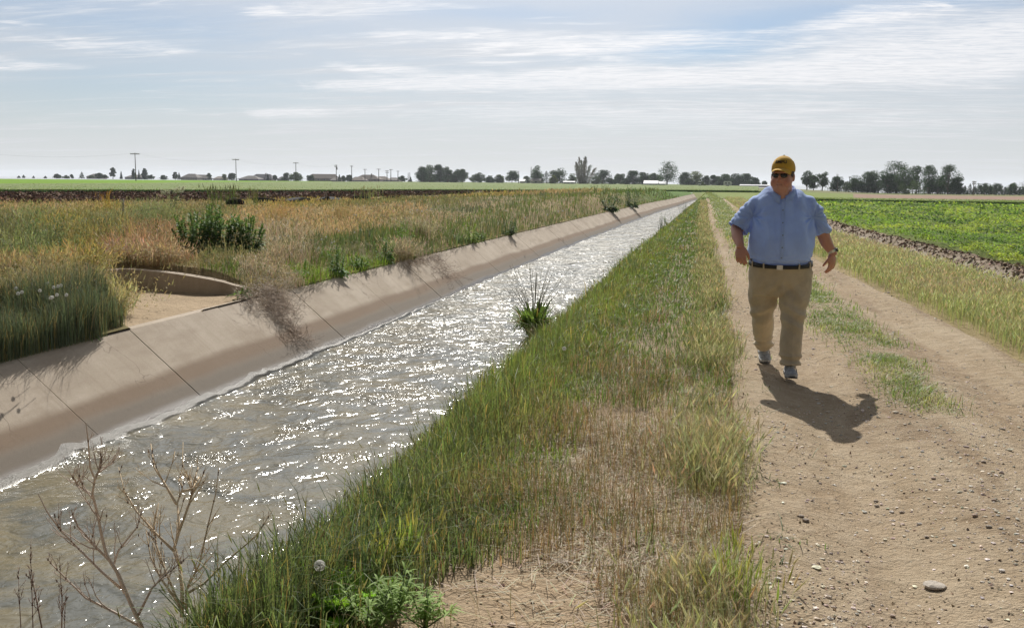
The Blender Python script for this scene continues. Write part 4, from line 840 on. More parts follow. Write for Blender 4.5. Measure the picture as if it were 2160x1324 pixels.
house(1119, 1141, 376.5, .62, 575, G_, M_WALLS[3], 'long white shed under the tall forked tree', wins=1, gable=True, name='shed', cat='shed')
house(1187, 1212, 382, .75, 560, Wt, M_WALLS[3], 'low white building left of the poplars', wins=3, gable=True, name='shed', cat='shed')
house(1357, 1388, 380.8, .45, 540, Wt, M_WALLS[2], 'blue walled house with a white roof under the tall tree', wins=2, gable=True)
house(1388, 1404, 382.5, .5, 545, Wt, M_WALLS[2], 'white roofed garage right of the blue walled house', wins=0, gable=True, name='garage', cat='garage')
house(1561, 1625, 389.3, .62, 520, Wt, M_WALLS[4], 'long low barn with brick walls and white roof left of the man', wins=5, gable=True, name='barn', cat='barn')
# trailer
def trailer(px0, px1, dist, label):
    pa, pb = gy(px0, 390, dist), gy(px1, 390, dist); W_ = (pb-pa)[0]; r = empty('camper_trailer', ((pa[0]+pb[0])/2, dist, ground_at(pa[0], dist))); tag(r, label, 'trailer')
    b = MB(); n = 10; a = np.linspace(0, 1, n); sec = [(-W_/2, .6), (-W_/2, 2.1), (-W_/2+.4, 2.6), (W_/2-.6, 2.6), (W_/2, 1.9), (W_/2-.1, .6)]; m_ = len(sec)
    V = [(x, 0, z) for x, z in sec]+[(x, 2.3, z) for x, z in sec]; Q = np.array([(i, (i+1) % m_, m_+(i+1) % m_, m_+i) for i in range(m_)]); b.add(V, [Q, np.array([[5, 4, 3, 2, 1, 0]]), np.array([[6, 7, 8, 9, 10, 11]])]); b.build('body', M_TRIM, r, smooth=False, col=False)
    for k in (-.2, .15): 
        b = MB(); V, F = box_vf(W_*k-.45, W_*k+.45, -.03, 0, 1.4, 2.0); b.add(V, F); b.build('window', M_GLASS, r, smooth=False, col=False)
    for k in (-.1, .06):
        b = MB(); V, F = tube_vf([(W_*k, -.02, .38), (W_*k, .22, .38)], .38, 12); b.add(V, F); b.build('wheel', M_ROOFS[3], r, smooth=False, col=False)
trailer(1526, 1544, 500, 'white camper trailer parked before the dense tree belt')
trailer(1472, 1479, 500, 'tiny white vehicle shaped trailer left of the yellow bush')
# ------------------------------------------------------------------ utility poles
M_POLE = simple('pole_wood', (.10, .08, .065), .9, 6, .2); M_WIRE = simple('wire', (.06, .06, .065), .6)
PO = [(287, 385.4, 322.5, 19, 285, 0, 'nearest tall wooden utility pole with one crossarm, at the left'),
      (498.5, 382.5, 335, 14, 345, 0, 'second tall utility pole with one crossarm, above the leafy dark weed'),
      (624.5, 380, 342.5, 11, 430, 0, 'third utility pole standing before the broad pale tree'),
      (709.5, 380, 347.5, 9, 500, 1, 'utility pole with transformer beside the brown house'),
      (742, 380, 349.5, 6.5, 540, 0, 'utility pole rising left of the long hip roofed house'),
      (770, 381, 356.5, 7, 600, 0, 'short utility pole above the long hip roofed house'),
      (799, 381, 356, 9, 590, 0, 'wide armed utility pole right of the long hip roofed house'),
      (816.5, 381, 359, 8, 600, 2, 'utility pole with two stacked crossarms in the distant row'),
      (824.5, 381, 357, 8, 610, 0, 'utility pole right beside the double crossarm one'),
      (839.5, 381, 360.5, 6, 640, 0, 'slim utility pole above the spreading low tree'),
      (861, 382, 364.5, 2, 650, 3, 'thin bare pole left of the big central grove'),
      (864.5, 382, 364, 2, 655, 3, 'thin bare pole nearest to the big central grove'),
      (1094, 386, 360.5, 3, 600, 3, 'thin bare pole left of the white shed'),
      (1120, 386, 352, 3, 590, 3, 'thin bare pole behind the white shed'),
      (2052.5, 411.5, 382, 7.5, 330, 2, 'utility pole before the dark windbreak on the right'),
      (1791, 402, 373, 5, 395, 0, 'small utility pole above the left slope of the right grove'),
      (1766.5, 401.5, 384, 1, 375, 3, 'pale thin post before the trees right of the man')]
def pole(px, by, ty, arm, dist, kind, label):
    p = gy(px, by, dist); z0 = ground_at(p[0], p[1])-.3; H = gy(px, ty, dist)[2]-z0; r = empty('utility_pole', (p[0], p[1], z0), .35 if kind != 1 else -.5); tag(r, label, 'utility pole', 'utility poles across the far fields')
    b = MB(); rr = max(.13, .00038*dist); V, F = tube_vf([(0, 0, 0), (0, 0, H)], [rr*1.2, rr*.75], 8); b.add(V, F); b.build('pole', M_POLE, r, col=False)
    aw = arm/F_PX*dist*1.06; arms = {0: [.96], 1: [.955, .88], 2: [.93, .80], 3: []}[kind]
    for k in arms:
        b = MB(); V, F = box_vf(-aw/2, aw/2, -.1-rr, .0-rr, H*k-.11, H*k+.11); b.add(V, F); c_ = b.build('crossarm', M_POLE, r, smooth=False, col=False)
        for q in (-.46, -.2, .2, .46): b = MB(); V, F = tube_vf([(aw*q, -rr-.05, H*k+.1), (aw*q, -rr-.05, H*k+.38)], [.09, .06], 6); b.add(V, F); b.build('insulator', M_TRIM, c_, col=False)
    if kind == 1: b = MB(); V, F = tube_vf([(rr+.35, 0, H*.72), (rr+.35, 0, H*.72+1.2)], .33, 10); b.add(V, F); b.build('transformer', M_ROOFS[0], r, col=False)
    return (p[0], p[1], z0+H*.96)
tops = [pole(*q) for q in PO]
def wire(a, b_, sag, label):
    w = MB(); A, B = np.array(a), np.array(b_); t = np.linspace(0, 1, 14)[:, None]; 
    for off in (-1.0, 1.0):
        P = A*(1-t)+B*t+np.array([off, 0, .3]); P[:, 2] -= (4*sag*t*(1-t)).ravel(); V, F = tube_vf(P, .007, 3); w.add(V, F)
    tag(w.build('power_line', M_WIRE, col=False), label, 'power line', 'power lines between the poles')
far0 = np.array(tops[0])+(np.array(tops[0])-np.array(tops[1]))*1.6; 
wire(far0, tops[0], 2.5, 'thin power line running left out of the picture from the nearest pole')
for i, nm in enumerate(['nearest and second pole', 'second and third pole', 'third pole and the transformer pole']): wire(tops[i], tops[i+1], 1.6, 'thin power line between the '+nm)
# ------------------------------------------------------------------ the walking man
def ell(c, r, rot=None, nu=24, nv=14):
    u = np.linspace(0, 2*np.pi, nu, endpoint=False); v = np.linspace(.001, np.pi-.001, nv); U, V_ = np.meshgrid(u, v)
    X = np.stack([np.cos(U)*np.sin(V_), np.sin(U)*np.sin(V_), np.cos(V_)], -1).reshape(-1, 3)*np.array(r)
    if rot is not None: X = X@np.array(rot).T
    n = nu*nv; F = [grid_faces(nv, nu, True)[:, ::-1]]; X = X+np.array(c); j = np.arange(nu); j2 = (j+1) % nu
    X = np.vstack([X, X[:nu].mean(0), X[n-nu:].mean(0)]); F.append(np.vstack([np.stack([j, j2, np.full(nu, n)], 1), np.stack([n-nu+j2, n-nu+j, np.full(nu, n+1)], 1)])); return X, F
def ring_loft(rings, k=40, p=2.3):
    """rings: (cx, cy, z, half width, front depth, back depth, front drop)"""
    a = np.linspace(0, 2*np.pi, k, endpoint=False); V = []
    rings = np.array(rings, float); m = len(rings); t = np.linspace(0, m-1, m*5)
    R2 = np.stack([np.interp(t, range(m), rings[:, j]) for j in range(7)], 1)
    for _ in range(3): R2[1:-1] = (R2[:-2]+2*R2[1:-1]+R2[2:])/4
    for cx, cy, z, w, f_, b_, dr in R2:
        c, s = np.cos(a), np.sin(a); x = np.sign(c)*np.abs(c)**(2/p)*w; y = np.sign(s)*np.abs(s)**(2/p); y = np.where(y < 0, y*f_, y*b_)
        V.append(np.stack([cx+x, cy+y, z-dr*np.clip(-y/max(f_, .01), 0, 1)], 1))
    n = len(V); V = np.concatenate(V); F = [grid_faces(n, k, True)]; j = np.arange(k); j2 = (j+1) % k; V = np.vstack([V, V[:k].mean(0), V[-k:].mean(0)]); mm = n*k
    F.append(np.vstack([np.stack([j2, j, np.full(k, mm)], 1), np.stack([mm-k+j, mm-k+j2, np.full(k, mm+1)], 1)])); return V, F
def spline(P, r, n=24):
    P = np.array(P, float); r = np.array(r, float); m = len(P); t = np.linspace(0, m-1, n)
    Q = np.stack([np.interp(t, range(m), P[:, k]) for k in range(3)], 1); q = np.interp(t, range(m), r)
    for _ in range(2): Q[1:-1] = (Q[:-2]+2*Q[1:-1]+Q[2:])/4; q[1:-1] = (q[:-2]+2*q[1:-1]+q[2:])/4
    return Q, q
def limb(P, r, k=18, flat=1.0, n=24): Q, q = spline(P, r, n); return tube_vf(Q, q, k, flat)
def shell(P, r, k=28, th=.007, n=16, ax=None):
    """open sleeve: outer and inner wall joined at both rims"""
    Q, q = spline(P, r, n); Vo, _ = tube_vf(Q, q, k, caps=False); Vi, _ = tube_vf(Q, q-th, k, caps=False); m = n*k
    F = [grid_faces(n, k, True)[:, ::-1], grid_faces(n, k, True)+m]; j = np.arange(k); j2 = (j+1) % k
    F.append(np.stack([j, j2, m+j2, m+j], 1)); F.append(np.stack([m-k+j2, m-k+j, m+m-k+j, m+m-k+j2], 1)); return np.vstack([Vo, Vi]), F
def fuse(parts, voxel, smooth=4, fac=.5):
    b = MB()
    for V, F in parts: b.add(V, F)
    o = b.build('tmp', None, None, col=False); m = o.modifiers.new('r', 'REMESH'); m.mode = 'VOXEL'; m.voxel_size = voxel; m.adaptivity = 0
    if smooth: s = o.modifiers.new('s', 'SMOOTH'); s.iterations = smooth; s.factor = fac
    dg = bpy.context.evaluated_depsgraph_get(); me = bpy.data.meshes.new_from_object(o.evaluated_get(dg))
    V = np.empty(len(me.vertices)*3); me.vertices.foreach_get('co', V); V = V.reshape(-1, 3); N = np.empty(len(V)*3); me.vertices.foreach_get('normal', N); N = N.reshape(-1, 3)
    F = np.array([p.vertices[:] for p in me.polygons if len(p.vertices) == 4]); T = [p.vertices[:] for p in me.polygons if len(p.vertices) == 3]
    od = o.data; bpy.data.objects.remove(o); bpy.data.meshes.remove(me); bpy.data.meshes.remove(od)
    return V, N, [F]+([np.array(T)] if T else [])
def rotz(a): c, s = math.cos(a), math.sin(a); return np.array([(c, -s, 0), (s, c, 0), (0, 0, 1.0)])
def roty(a): c, s = math.cos(a), math.sin(a); return np.array([(c, 0, s), (0, 1, 0), (-s, 0, c)])
def rotx(a): c, s = math.cos(a), math.sin(a); return np.array([(1, 0, 0), (0, c, -s), (0, s, c)])
MAN = np.array([.57, 8.70, .0])
man = tag(empty('person', MAN), 'heavy man in blue shirt, khaki trousers and yellow cap walking along the dirt road', 'person')
# materials
m, t, out = mat('skin'); co = t.new('ShaderNodeTexCoord').outputs['Object']; at = t.new('ShaderNodeAttribute', attribute_name='Col').outputs['Color']
b_ = principled(t, out, t.mix(t.ramp(t.noise(co, 40, 4), .35, .65, 0, .25), at, (.50, .20, .13)), .5, bump(t, t.noise(co, 220, 3), .0008), .45)
b_.inputs['Subsurface Weight'].default_value = .12; b_.inputs['Subsurface Radius'].default_value = (.012, .005, .003); b_.inputs['Subsurface Scale'].default_value = 1.0; M_SKIN = m
def cloth(name, c, tr=.12, sc=900, w=.12):
    m, t, out = mat(name); co = t.new('ShaderNodeTexCoord').outputs['Object']; n = t.noise(co, 9, 4); fine_ = t.noise(co, sc, 2)
    base = t.mix(t.ramp(n, .35, .65), tuple(q*(1-w) for q in c), tuple(min(1, q*(1+w)) for q in c)); p = t.new('ShaderNodeBsdfPrincipled'); t.put(p.inputs['Base Color'], base); p.inputs['Roughness'].default_value = .85; p.inputs['Specular IOR Level'].default_value = .2
    p.inputs['Sheen Weight'].default_value = .15; t.put(p.inputs['Normal'], bump(t, t.math('ADD', t.math('MULTIPLY', t.noise(co, 26, 4, .6), 1.0), t.math('MULTIPLY', fine_, .03)), .006))
    tl = t.new('ShaderNodeBsdfTranslucent'); t.put(tl.inputs[0], base); mx = t.new('ShaderNodeMixShader'); mx.inputs[0].default_value = tr; t.l.new(p.outputs[0], mx.inputs[1]); t.l.new(tl.outputs[0], mx.inputs[2]); t.l.new(mx.outputs[0], out.inputs[0]); return m
M_SHIRT = cloth('shirt_cloth', (.46, .61, .97), .20, w=.05); M_PANT = cloth('trouser_cloth', (.56, .47, .335), .06, w=.08)
M_CAP = cloth('cap_cloth', (.66, .40, .06), .12, w=.06); M_BELT = simple('belt_leather', (.02, .02, .024), .45); M_METAL = simple('metal', (.6, .6, .58), .3, metal=1.0)
M_SHOE = simple('shoe_mesh', (.32, .34, .37), .75, 60, .3, 160, .002); M_SOLE = simple('shoe_sole', (.04, .04, .045), .8); M_MID = simple('shoe_midsole', (.42, .43, .44), .6); M_LACE = simple('lace', (.55, .56, .58), .8)
M_LENS = simple('dark_lens', (.012, .012, .012), .08, spec=.7); M_INK = simple('cap_letters', (.03, .02, .01), .8); M_HAIR = attr_mat('hair', .6, .3, 300, .004); M_BTN = simple('button', (.22, .26, .36), .4)
# ---- head (own frame: -y is where the face looks), then turned
HC = np.array([-.018, -.035, 0.0]); HR = rotz(R_(-17))@rotx(R_(-2))
def head_tf(V, zc=1.62): V = np.asarray(V)-np.array([0, 0, zc]); return V@HR.T+np.array([0, 0, zc])+HC
parts = []
for c, r in [((0, .012, 1.705), (.083, .104, .112)), ((0, -.018, 1.628), (.086, .083, .085)), ((.045, -.045, 1.608), (.043, .048, .05)), ((-.045, -.045, 1.608), (.043, .048, .05)),
             ((0, -.030, 1.562), (.070, .070, .045)), ((0, -.083, 1.570), (.026, .022, .020)), ((0, -.100, 1.646), (.014, .022, .030)), ((0, -.112, 1.630), (.018, .017, .013)), ((.013, -.103, 1.627), (.010, .012, .009)), ((-.013, -.103, 1.627), (.010, .012, .009)),
             ((0, -.094, 1.592), (.027, .012, .008)), ((0, -.092, 1.581), (.025, .013, .008)), ((0, -.088, 1.690), (.05, .018, .014)), ((.090, .012, 1.655), (.009, .020, .034)), ((-.090, .012, 1.655), (.009, .020, .034))]:
    V, F = ell(c, r); parts.append((head_tf(V), F))
parts.append(limb([(-.01, .03, 1.40), (-.012, .01, 1.50), (-.016, -.01, 1.60)], [.10, .087, .078], 24))
parts.append(limb([(-.012, -.045, 1.42), (-.014, -.052, 1.50), (-.02, -.060, 1.555)], [.062, .062, .05], 20))
# ---- arms and hands
def hand(wrist, fwd, palmn, side, s=1.0, curl=.5, spread=.1):
    """palm, four unequal bent fingers and a thumb; fwd = along the palm, palmn = way the palm faces, side = towards the thumb"""
    f = np.array(fwd, float); f /= np.linalg.norm(f); n = np.array(palmn, float); n -= f*np.dot(n, f); n /= np.linalg.norm(n); sd = np.cross(f, n); sd = sd if np.dot(sd, side) > 0 else -sd
    w = np.array(wrist, float); out = []; Rm = np.stack([sd, n, f], 1); V, F = ell(w+f*.050*s, (.044*s, .018*s, .056*s), Rm); out.append((V, F)); V, F = ell(w+f*.030*s+sd*.02*s+n*.008*s, (.022*s, .018*s, .032*s), Rm); out.append((V, F))
    for i, (L, o) in enumerate([(.070, .031), (.079, .011), (.073, -.010), (.057, -.030)]):
        b = w+f*(.088-.004*abs(i-1))*s+sd*o*s; c = curl*(1+.12*i); d = f.copy()+sd*spread*(1.5-i)*.35; q = [b-f*.02*s, b]; r = [.0105*s, .0105*s]
        for k, seg in enumerate((.45, .32, .23)):
            ang = c*(k+.6); dd = d*math.cos(ang)+n*math.sin(ang); q.append(q[-1]+dd*L*seg*s); r.append((.0098-.0010*k)*s)
        out.append(limb(q, r, 10, 1.0, 14))
    b = w+f*.020*s+sd*.024*s; q = [b, b+(f*.70+sd*.50+n*.30)*.030*s, b+(f*.95+sd*.50+n*.5)*.052*s, b+(f*1.15+sd*.40+n*.7)*.066*s]; out.append(limb(q, [.015*s, .0135*s, .0115*s, .009*s], 10, 1.0, 12)); return out
EL, WL = np.array([-.375, .01, 1.205]), np.array([-.345, -.215, 1.095])        # his right arm (left in the picture), forearm swung forward
ER, WR = np.array([.335, .06, 1.195]), np.array([.425, .085, 1.035])
parts.append(limb([(-.20, .02, 1.40), (-.295, .015, 1.32), EL], [.050, .058, .050], 18)); parts.append(limb([EL+np.array([.0, .02, .02]), (EL+WL)/2+np.array([-.008, 0, .004]), WL, WL+np.array([0, -.02, -.03])], [.050, .047, .033, .030], 18))
parts.append(limb([(.20, .03, 1.40), (.275, .04, 1.30), ER], [.050, .062, .055], 18)); parts.append(limb([ER+np.array([-.01, 0, .03]), (ER+WR)/2+np.array([-.012, 0, 0]), WR, WR+np.array([.008, 0, -.03])], [.054, .050, .035, .032], 18))
parts += hand(WL+np.array([.002, -.012, -.014]), (.06, -.42, -.9), (.25, .75, -.35), (1, -.2, 0), 1.10, .62); parts += hand(WR+np.array([.003, 0, -.02]), (-.02, -.02, -1), (-.75, .65, 0), (-.7, -.75, 0), 1.08, .42, .25)
V, N, F = fuse(parts, .0042, 5)
c = np.tile(np.array([.62, .33, .235]), (len(V), 1)); arm = np.abs(V[:, 0]) > .22; c[arm] = (.56, .28, .19)
hl = (V-HC-np.array([0, 0, 1.62])); hl = hl@HR+np.array([0, 0, 1.62]); red = np.exp(-(((np.abs(hl[:, 0])-.05)/.03)**2+((hl[:, 2]-1.615)/.03)**2))*(hl[:, 1] < 0)+np.exp(-((hl[:, 0]/.02)**2+((hl[:, 2]-1.635)/.02)**2))*(hl[:, 1] < -.08)
c = c*(1-.5*red[:, None])+np.array([.52, .17, .12])*.5*red[:, None]
b = MB(); b.add(V, F, c); b.build('body', M_SKIN, man)
V, F = ell((0, -.0985, 1.5865), (.024, .0065, .0028)); b = MB(); b.add(head_tf(V), F); b.build('mouth', simple('lips', (.12, .035, .03), .6), man, col=False)
# hair below the cap
parts = []; V, F = ell((0, .020, 1.700), (.0905, .107, .075)); V, F = head_tf(V), F
b = MB(); u = np.linspace(-.35, math.pi+.35, 40); vv = np.linspace(0, 1, 8); U, T_ = np.meshgrid(u, vv); zt = 1.735-.085*T_-.012*np.sin(U*9)*T_; rr = 1.0
X = np.cos(U)*(.0885+.002*np.sin(U*23)); Y = .012+np.sin(U)*.106; L_ = np.stack([X, Y, zt+(-.012)*(np.sin(U) > .6)*T_], -1).reshape(-1, 3); b.add(head_tf(L_), grid_faces(8, 40), (.13, .10, .075)); L2 = L_-np.array([0, .012, 1.7]); L2[:, :2] *= .93; L2 += np.array([0, .012, 1.7]); b.add(head_tf(L2), grid_faces(8, 40), (.13, .10, .075)); b.build('hair', M_HAIR, man)
# cap
CC = np.array([0, .010, 1.722]); CRX, CRY, CRZ = .0965, .117, .112
u = np.linspace(0, 2*np.pi, 48, endpoint=False); v = np.linspace(.02, math.pi/2+.16, 20); U, V_ = np.meshgrid(u, v)
seam = 1-.008*np.abs(np.cos(3*U))**30*np.sin(V_); X = np.stack([np.cos(U)*np.sin(V_)*CRX*seam, np.sin(U)*np.sin(V_)*CRY*seam, np.cos(V_)*CRZ*(1+.05*np.clip(-np.sin(U), 0, 1)*np.sin(V_)**2)], -1).reshape(-1, 3)+CC+.0012*fbm(np.stack([U.ravel()*4, V_.ravel()*4, U.ravel()*0], 1), 3)[:, None]
b = MB(); b.add(head_tf(X), grid_faces(20, 48, True)[:, ::-1]); Xi = (X-CC)*.965+CC; b.add(head_tf(Xi), grid_faces(20, 48, True)); capo = b.build('cap', M_CAP, man, col=False)
nu_, nv_ = 26, 9; uu_ = np.linspace(-1, 1, nu_); rr_ = np.linspace(0, 1, nv_); U, Rr = np.meshgrid(uu_, rr_); ang = U*1.02
bx = np.sin(ang)*CRX*.99*(1-.02*Rr)+0*Rr; by = CC[1]-np.cos(ang)*CRY*.98-Rr*.078*(1-np.abs(U)**2.6*.98)-0; bz = 1.716+.012*np.cos(ang)-.034*(np.abs(bx)/.09)**2*(.35+.75*Rr)-.020*Rr
T1 = np.stack([bx, by, bz], -1).reshape(-1, 3); b = MB(); b.add(head_tf(T1), grid_faces(nv_, nu_)[:, ::-1]); b.add(head_tf(T1-np.array([0, 0, .0045])), grid_faces(nv_, nu_)); e = np.arange((nv_-1)*nu_, nv_*nu_); m_ = nv_*nu_
Ve = np.vstack([T1[e], T1[e]-np.array([0, 0, .0045])]); b.add(head_tf(Ve), np.array([(i, i+1, nu_+i+1, nu_+i) for i in range(nu_-1)])); b.build('brim', M_CAP, capo, col=False)
V, F = ell(CC+np.array([0, 0, CRZ+.002]), (.008, .008, .005)); b = MB(); b.add(head_tf(V), F); b.build('button', simple('cap_button', (.10, .13, .10), .7), capo, col=False)
fc = bpy.data.curves.new('letters', 'FONT'); fc.body = 'RMFU'; fc.size = .034; fc.align_x = 'CENTER'; fc.extrude = .001; fc.offset = .0009; fc.space_character = .98; fo = bpy.data.objects.new('tmpf', fc); COL.objects.link(fo)
fm = bpy.data.meshes.new_from_object(fo.evaluated_get(bpy.context.evaluated_depsgraph_get())); bpy.data.objects.remove(fo)
for vtx in fm.vertices:
    x_, y_, z_ = vtx.co; pol_ = (y_+.016)/.112; lat = math.asin(min(.95, pol_+.22)); k = math.cos(lat); q = CC+np.array([math.sin(x_/.075)*CRX*k*1.035, -math.cos(x_/.075)*CRY*k*1.035, math.sin(lat)*CRZ*1.055]); q = q+np.array([0, -.0015-z_*1.0, 0]); vtx.co = head_tf(q)
new_obj('lettering', fm, capo, M_INK)
# sunglasses
gl = None; b = MB()
for s in (-1, 1):
    V, F = tube_vf([(s*.062, -.084, 1.676), (s*.083, -.05, 1.674), (s*.092, .0, 1.668)], .0028, 6); b.add(head_tf(V), F)
V, F = tube_vf([(-.062, -.084, 1.678), (-.03, -.104, 1.679), (0, -.110, 1.675), (.03, -.104, 1.679), (.062, -.084, 1.678)], .0026, 6); b.add(head_tf(V), F); gl = b.build('sunglasses', M_BELT, man, col=False)
for s in (-1, 1):
    V, F = ell((0, 0, 0), (.029, .006, .0185), rotz(s*.42)); V = V+np.array([s*.034, -.1015, 1.664]); V = np.asarray(V); b = MB(); b.add(head_tf(V), F); b.build('lens', M_LENS, gl, col=False)
# ---- shirt
tor = ring_loft([(-.0, .02, .925, .215, .19, .15, .03), (-.0, .02, .962, .236, .238, .165, .03), (-.0, .02, .985, .252, .275, .178, .025), (-.0, .02, 1.03, .264, .308, .185, .02), (0, .02, 1.12, .268, .320, .19, 0), (.0, .02, 1.22, .265, .295, .19, 0),
                 (.0, .03, 1.32, .258, .240, .19, 0), (0, .03, 1.40, .256, .195, .18, 0), (-.005, .03, 1.455, .250, .165, .165, 0), (-.008, .03, 1.495, .232, .135, .145, .01), (-.010, .025, 1.528, .190, .105, .12, .02), (-.012, .02, 1.555, .135, .085, .10, .03), (-.012, .015, 1.575, .095, .065, .085, .04)], 56, 2.25)
parts = [tor, shell([(-.13, .03, 1.43), (-.215, .025, 1.405), (-.305, .015, 1.305), (-.366, -.003, 1.215)], [.074, .092, .090, .092]), shell([(.12, .03, 1.44), (.20, .03, 1.415), (.275, .04, 1.29), (.318, .05, 1.190)], [.074, .092, .088, .084]),
         ell((-.20, .03, 1.445), (.085, .10, .068), roty(-.55)), ell((.19, .03, 1.45), (.085, .10, .068), roty(.55))]
V, N, F = fuse(parts, .0068, 6)
torso = np.exp(-(np.clip(np.abs(V[:, 0])-.24, 0, 1)/.04)**2); front = np.clip(-N[:, 1], 0, 1)
d = .0
# vertical drape below the shoulders, pulls radiating from the armpits, blousing over the belt
ph = V[:, 0]*46+1.6*vnoise(V*np.array([6, 3, 5]))+.8*V[:, 2]; amp = (.0085+.007*sstep(1.35, .98, V[:, 2]))*sstep(.93, 1.0, V[:, 2]); d = d+amp*np.sin(ph)*torso*(.4+.6*sstep(-.2, .4, vnoise(V*np.array([9, 3, 4])+7)))
for sx_ in (-1, 1):
    A = np.array([sx_*.245, -.02, 1.33]); r = V-A; dist_ = np.linalg.norm(r, axis=1); ang = np.arctan2(r[:, 2], -sx_*r[:, 0]); d = d+.013*np.sin(ang*8+1.5*sx_)*np.exp(-((dist_-.11)/.085)**2)*(.5+.5*front)
slv = 1-torso; d = d+slv*(.009*np.sin(V[:, 2]*60+V[:, 0]*40+2*vnoise(V*9))+.004*vnoise(V*16))
d = d+.006*fbm(V*13+5, 3)+.009*vnoise(V*np.array([5, 5, 3]))
d = d+.006*np.sin(V[:, 2]*150+3*vnoise(V*8))*np.exp(-((V[:, 2]-.975)/.03)**2)*torso
d = d-.010*np.exp(-((np.abs(V[:, 0])-.232)/.012)**2)*np.exp(-((V[:, 2]-1.33)/.07)**2)*front
V = V+N*d[:, None]; b = MB(); b.add(V, F); shirt = b.build('shirt', M_SHIRT, man, col=False); SV, SN = V, N
def on_shirt(x, z):
    """front surface point of the shirt at x, z"""
    k = (np.abs(SV[:, 0]-x) < .03) & (np.abs(SV[:, 2]-z) < .03) & (SN[:, 1] < 0); P = SV[k]; w_ = np.exp(-(((P[:, 0]-x)/.008)**2+((P[:, 2]-z)/.008)**2))
    return float((P[:, 1]*w_).sum()/(w_.sum()+1e-12))
zs = np.linspace(.985, 1.455, 34); b = MB(); rows = []
for z in zs: y = on_shirt(-.012, z); rows.append([(-.030, on_shirt(-.030, z)-.0005, z), (-.028, on_shirt(-.028, z)-.0045, z), (.004, on_shirt(.004, z)-.0045, z), (.006, on_shirt(.006, z)-.0005, z)])
rows = np.array(rows); b.add(rows.reshape(-1, 3), grid_faces(len(zs), 4)[:, ::-1]); b.build('placket', M_SHIRT, shirt, col=False)
for z in (1.385, 1.285, 1.185, 1.085, 1.0): V, F = ell((-.012, on_shirt(-.012, z)-.006, z), (.006, .002, .006), None, 10, 6); b = MB(); b.add(V, F); b.build('button', M_BTN, shirt, col=False)
# collar: stand and two pointed wings
b = MB(); n = 60; th = np.linspace(-math.pi/2+.26, 3*math.pi/2-.26, n); rows = []
for a in th:
    fr = (1-math.sin(a))/2; cx_, cy_ = -.012, .0; rx, ry = .098, .100; x_ = cx_+rx*math.cos(a)*(1-.30*fr**3); y_ = cy_+ry*math.sin(a)*1.0-.015*fr; z_ = 1.572-.092*fr**2.2; nx, ny = math.cos(a), math.sin(a)
    drop = .036+.028*fr**4; rows.append([(x_, y_, z_-.02), (x_*.99, y_, z_+.018), (x_+nx*.006, y_+ny*.008, z_+.020), (x_+nx*.022+.004*np.sign(nx), y_+ny*.024-.012*fr, z_+.012-drop), (x_+nx*.020, y_+ny*.020-.010*fr, z_+.008-drop)])
rows = np.array(rows); b.add(rows.reshape(-1, 3), grid_faces(n, 5)); b.build('collar', M_SHIRT, shirt, col=False)
# ---- trousers
hipL, hipR = np.array([-.125, .03, .83]), np.array([.130, .02, .83]); kL, kR = np.array([-.116, .16, .47]), np.array([.110, -.10, .46]); aL, aR = np.array([-.085, .43, .165]), np.array([.110, -.165, .085])
parts = [ring_loft([(0, .02, .66, .225, .12, .16, 0), (0, .02, .72, .252, .165, .18, 0), (0, .02, .80, .266, .19, .19, 0), (0, .02, .88, .262, .205, .185, .01), (-.0, .02, .925, .248, .225, .175, .02), (0, .02, .965, .242, .245, .17, .03)], 48, 2.2),
         limb([hipL+np.array([0, 0, .04]), (hipL*.6+kL*.4), kL, kL*.45+aL*.55, aL], [.140, .136, .101, .091, .082], 30), limb([hipR+np.array([0, 0, .04]), (hipR*.6+kR*.4), kR, kR*.45+aR*.55, aR], [.140, .134, .100, .091, .090], 30)]
V, N, F = fuse(parts, .0075, 5)
leg = sstep(.72, .6, V[:, 2]); d = .009*fbm(V*11, 3)+.013*vnoise(V*np.array([6, 6, 4])+3)
d = d+.017*np.sin(V[:, 2]*44+V[:, 0]*20*np.sign(V[:, 0])+2.2*vnoise(V*5))*np.exp(-((V[:, 2]-.50)/.10)**2)*(.4+.6*np.clip(-N[:, 1]*1, 0, 1))
d = d+.013*np.sin(V[:, 2]*85+2.5*vnoise(V*7))*np.exp(-((V[:, 2]-(.17 if False else np.where(V[:, 0] < 0, .20, .14)))/.05)**2)
d = d+.015*np.sin((V[:, 2]*1.0+np.abs(V[:, 0]-.02)*1.4)*38+1.5*vnoise(V*5))*np.exp(-((V[:, 2]-.72)/.07)**2)*np.clip(-N[:, 1], 0, 1)*np.exp(-((V[:, 0]-.02)/.14)**2)
d = d+.0035*np.exp(-((V[:, 0]-np.where(V[:, 0] < 0, kL[0], kR[0]))/.006)**2)*np.clip(-N[:, 1], 0, 1)*sstep(.86, .7, V[:, 2])
V = V+N*d[:, None]
b = MB(); b.add(V, F); tro = b.build('trousers', M_PANT, man, col=False)
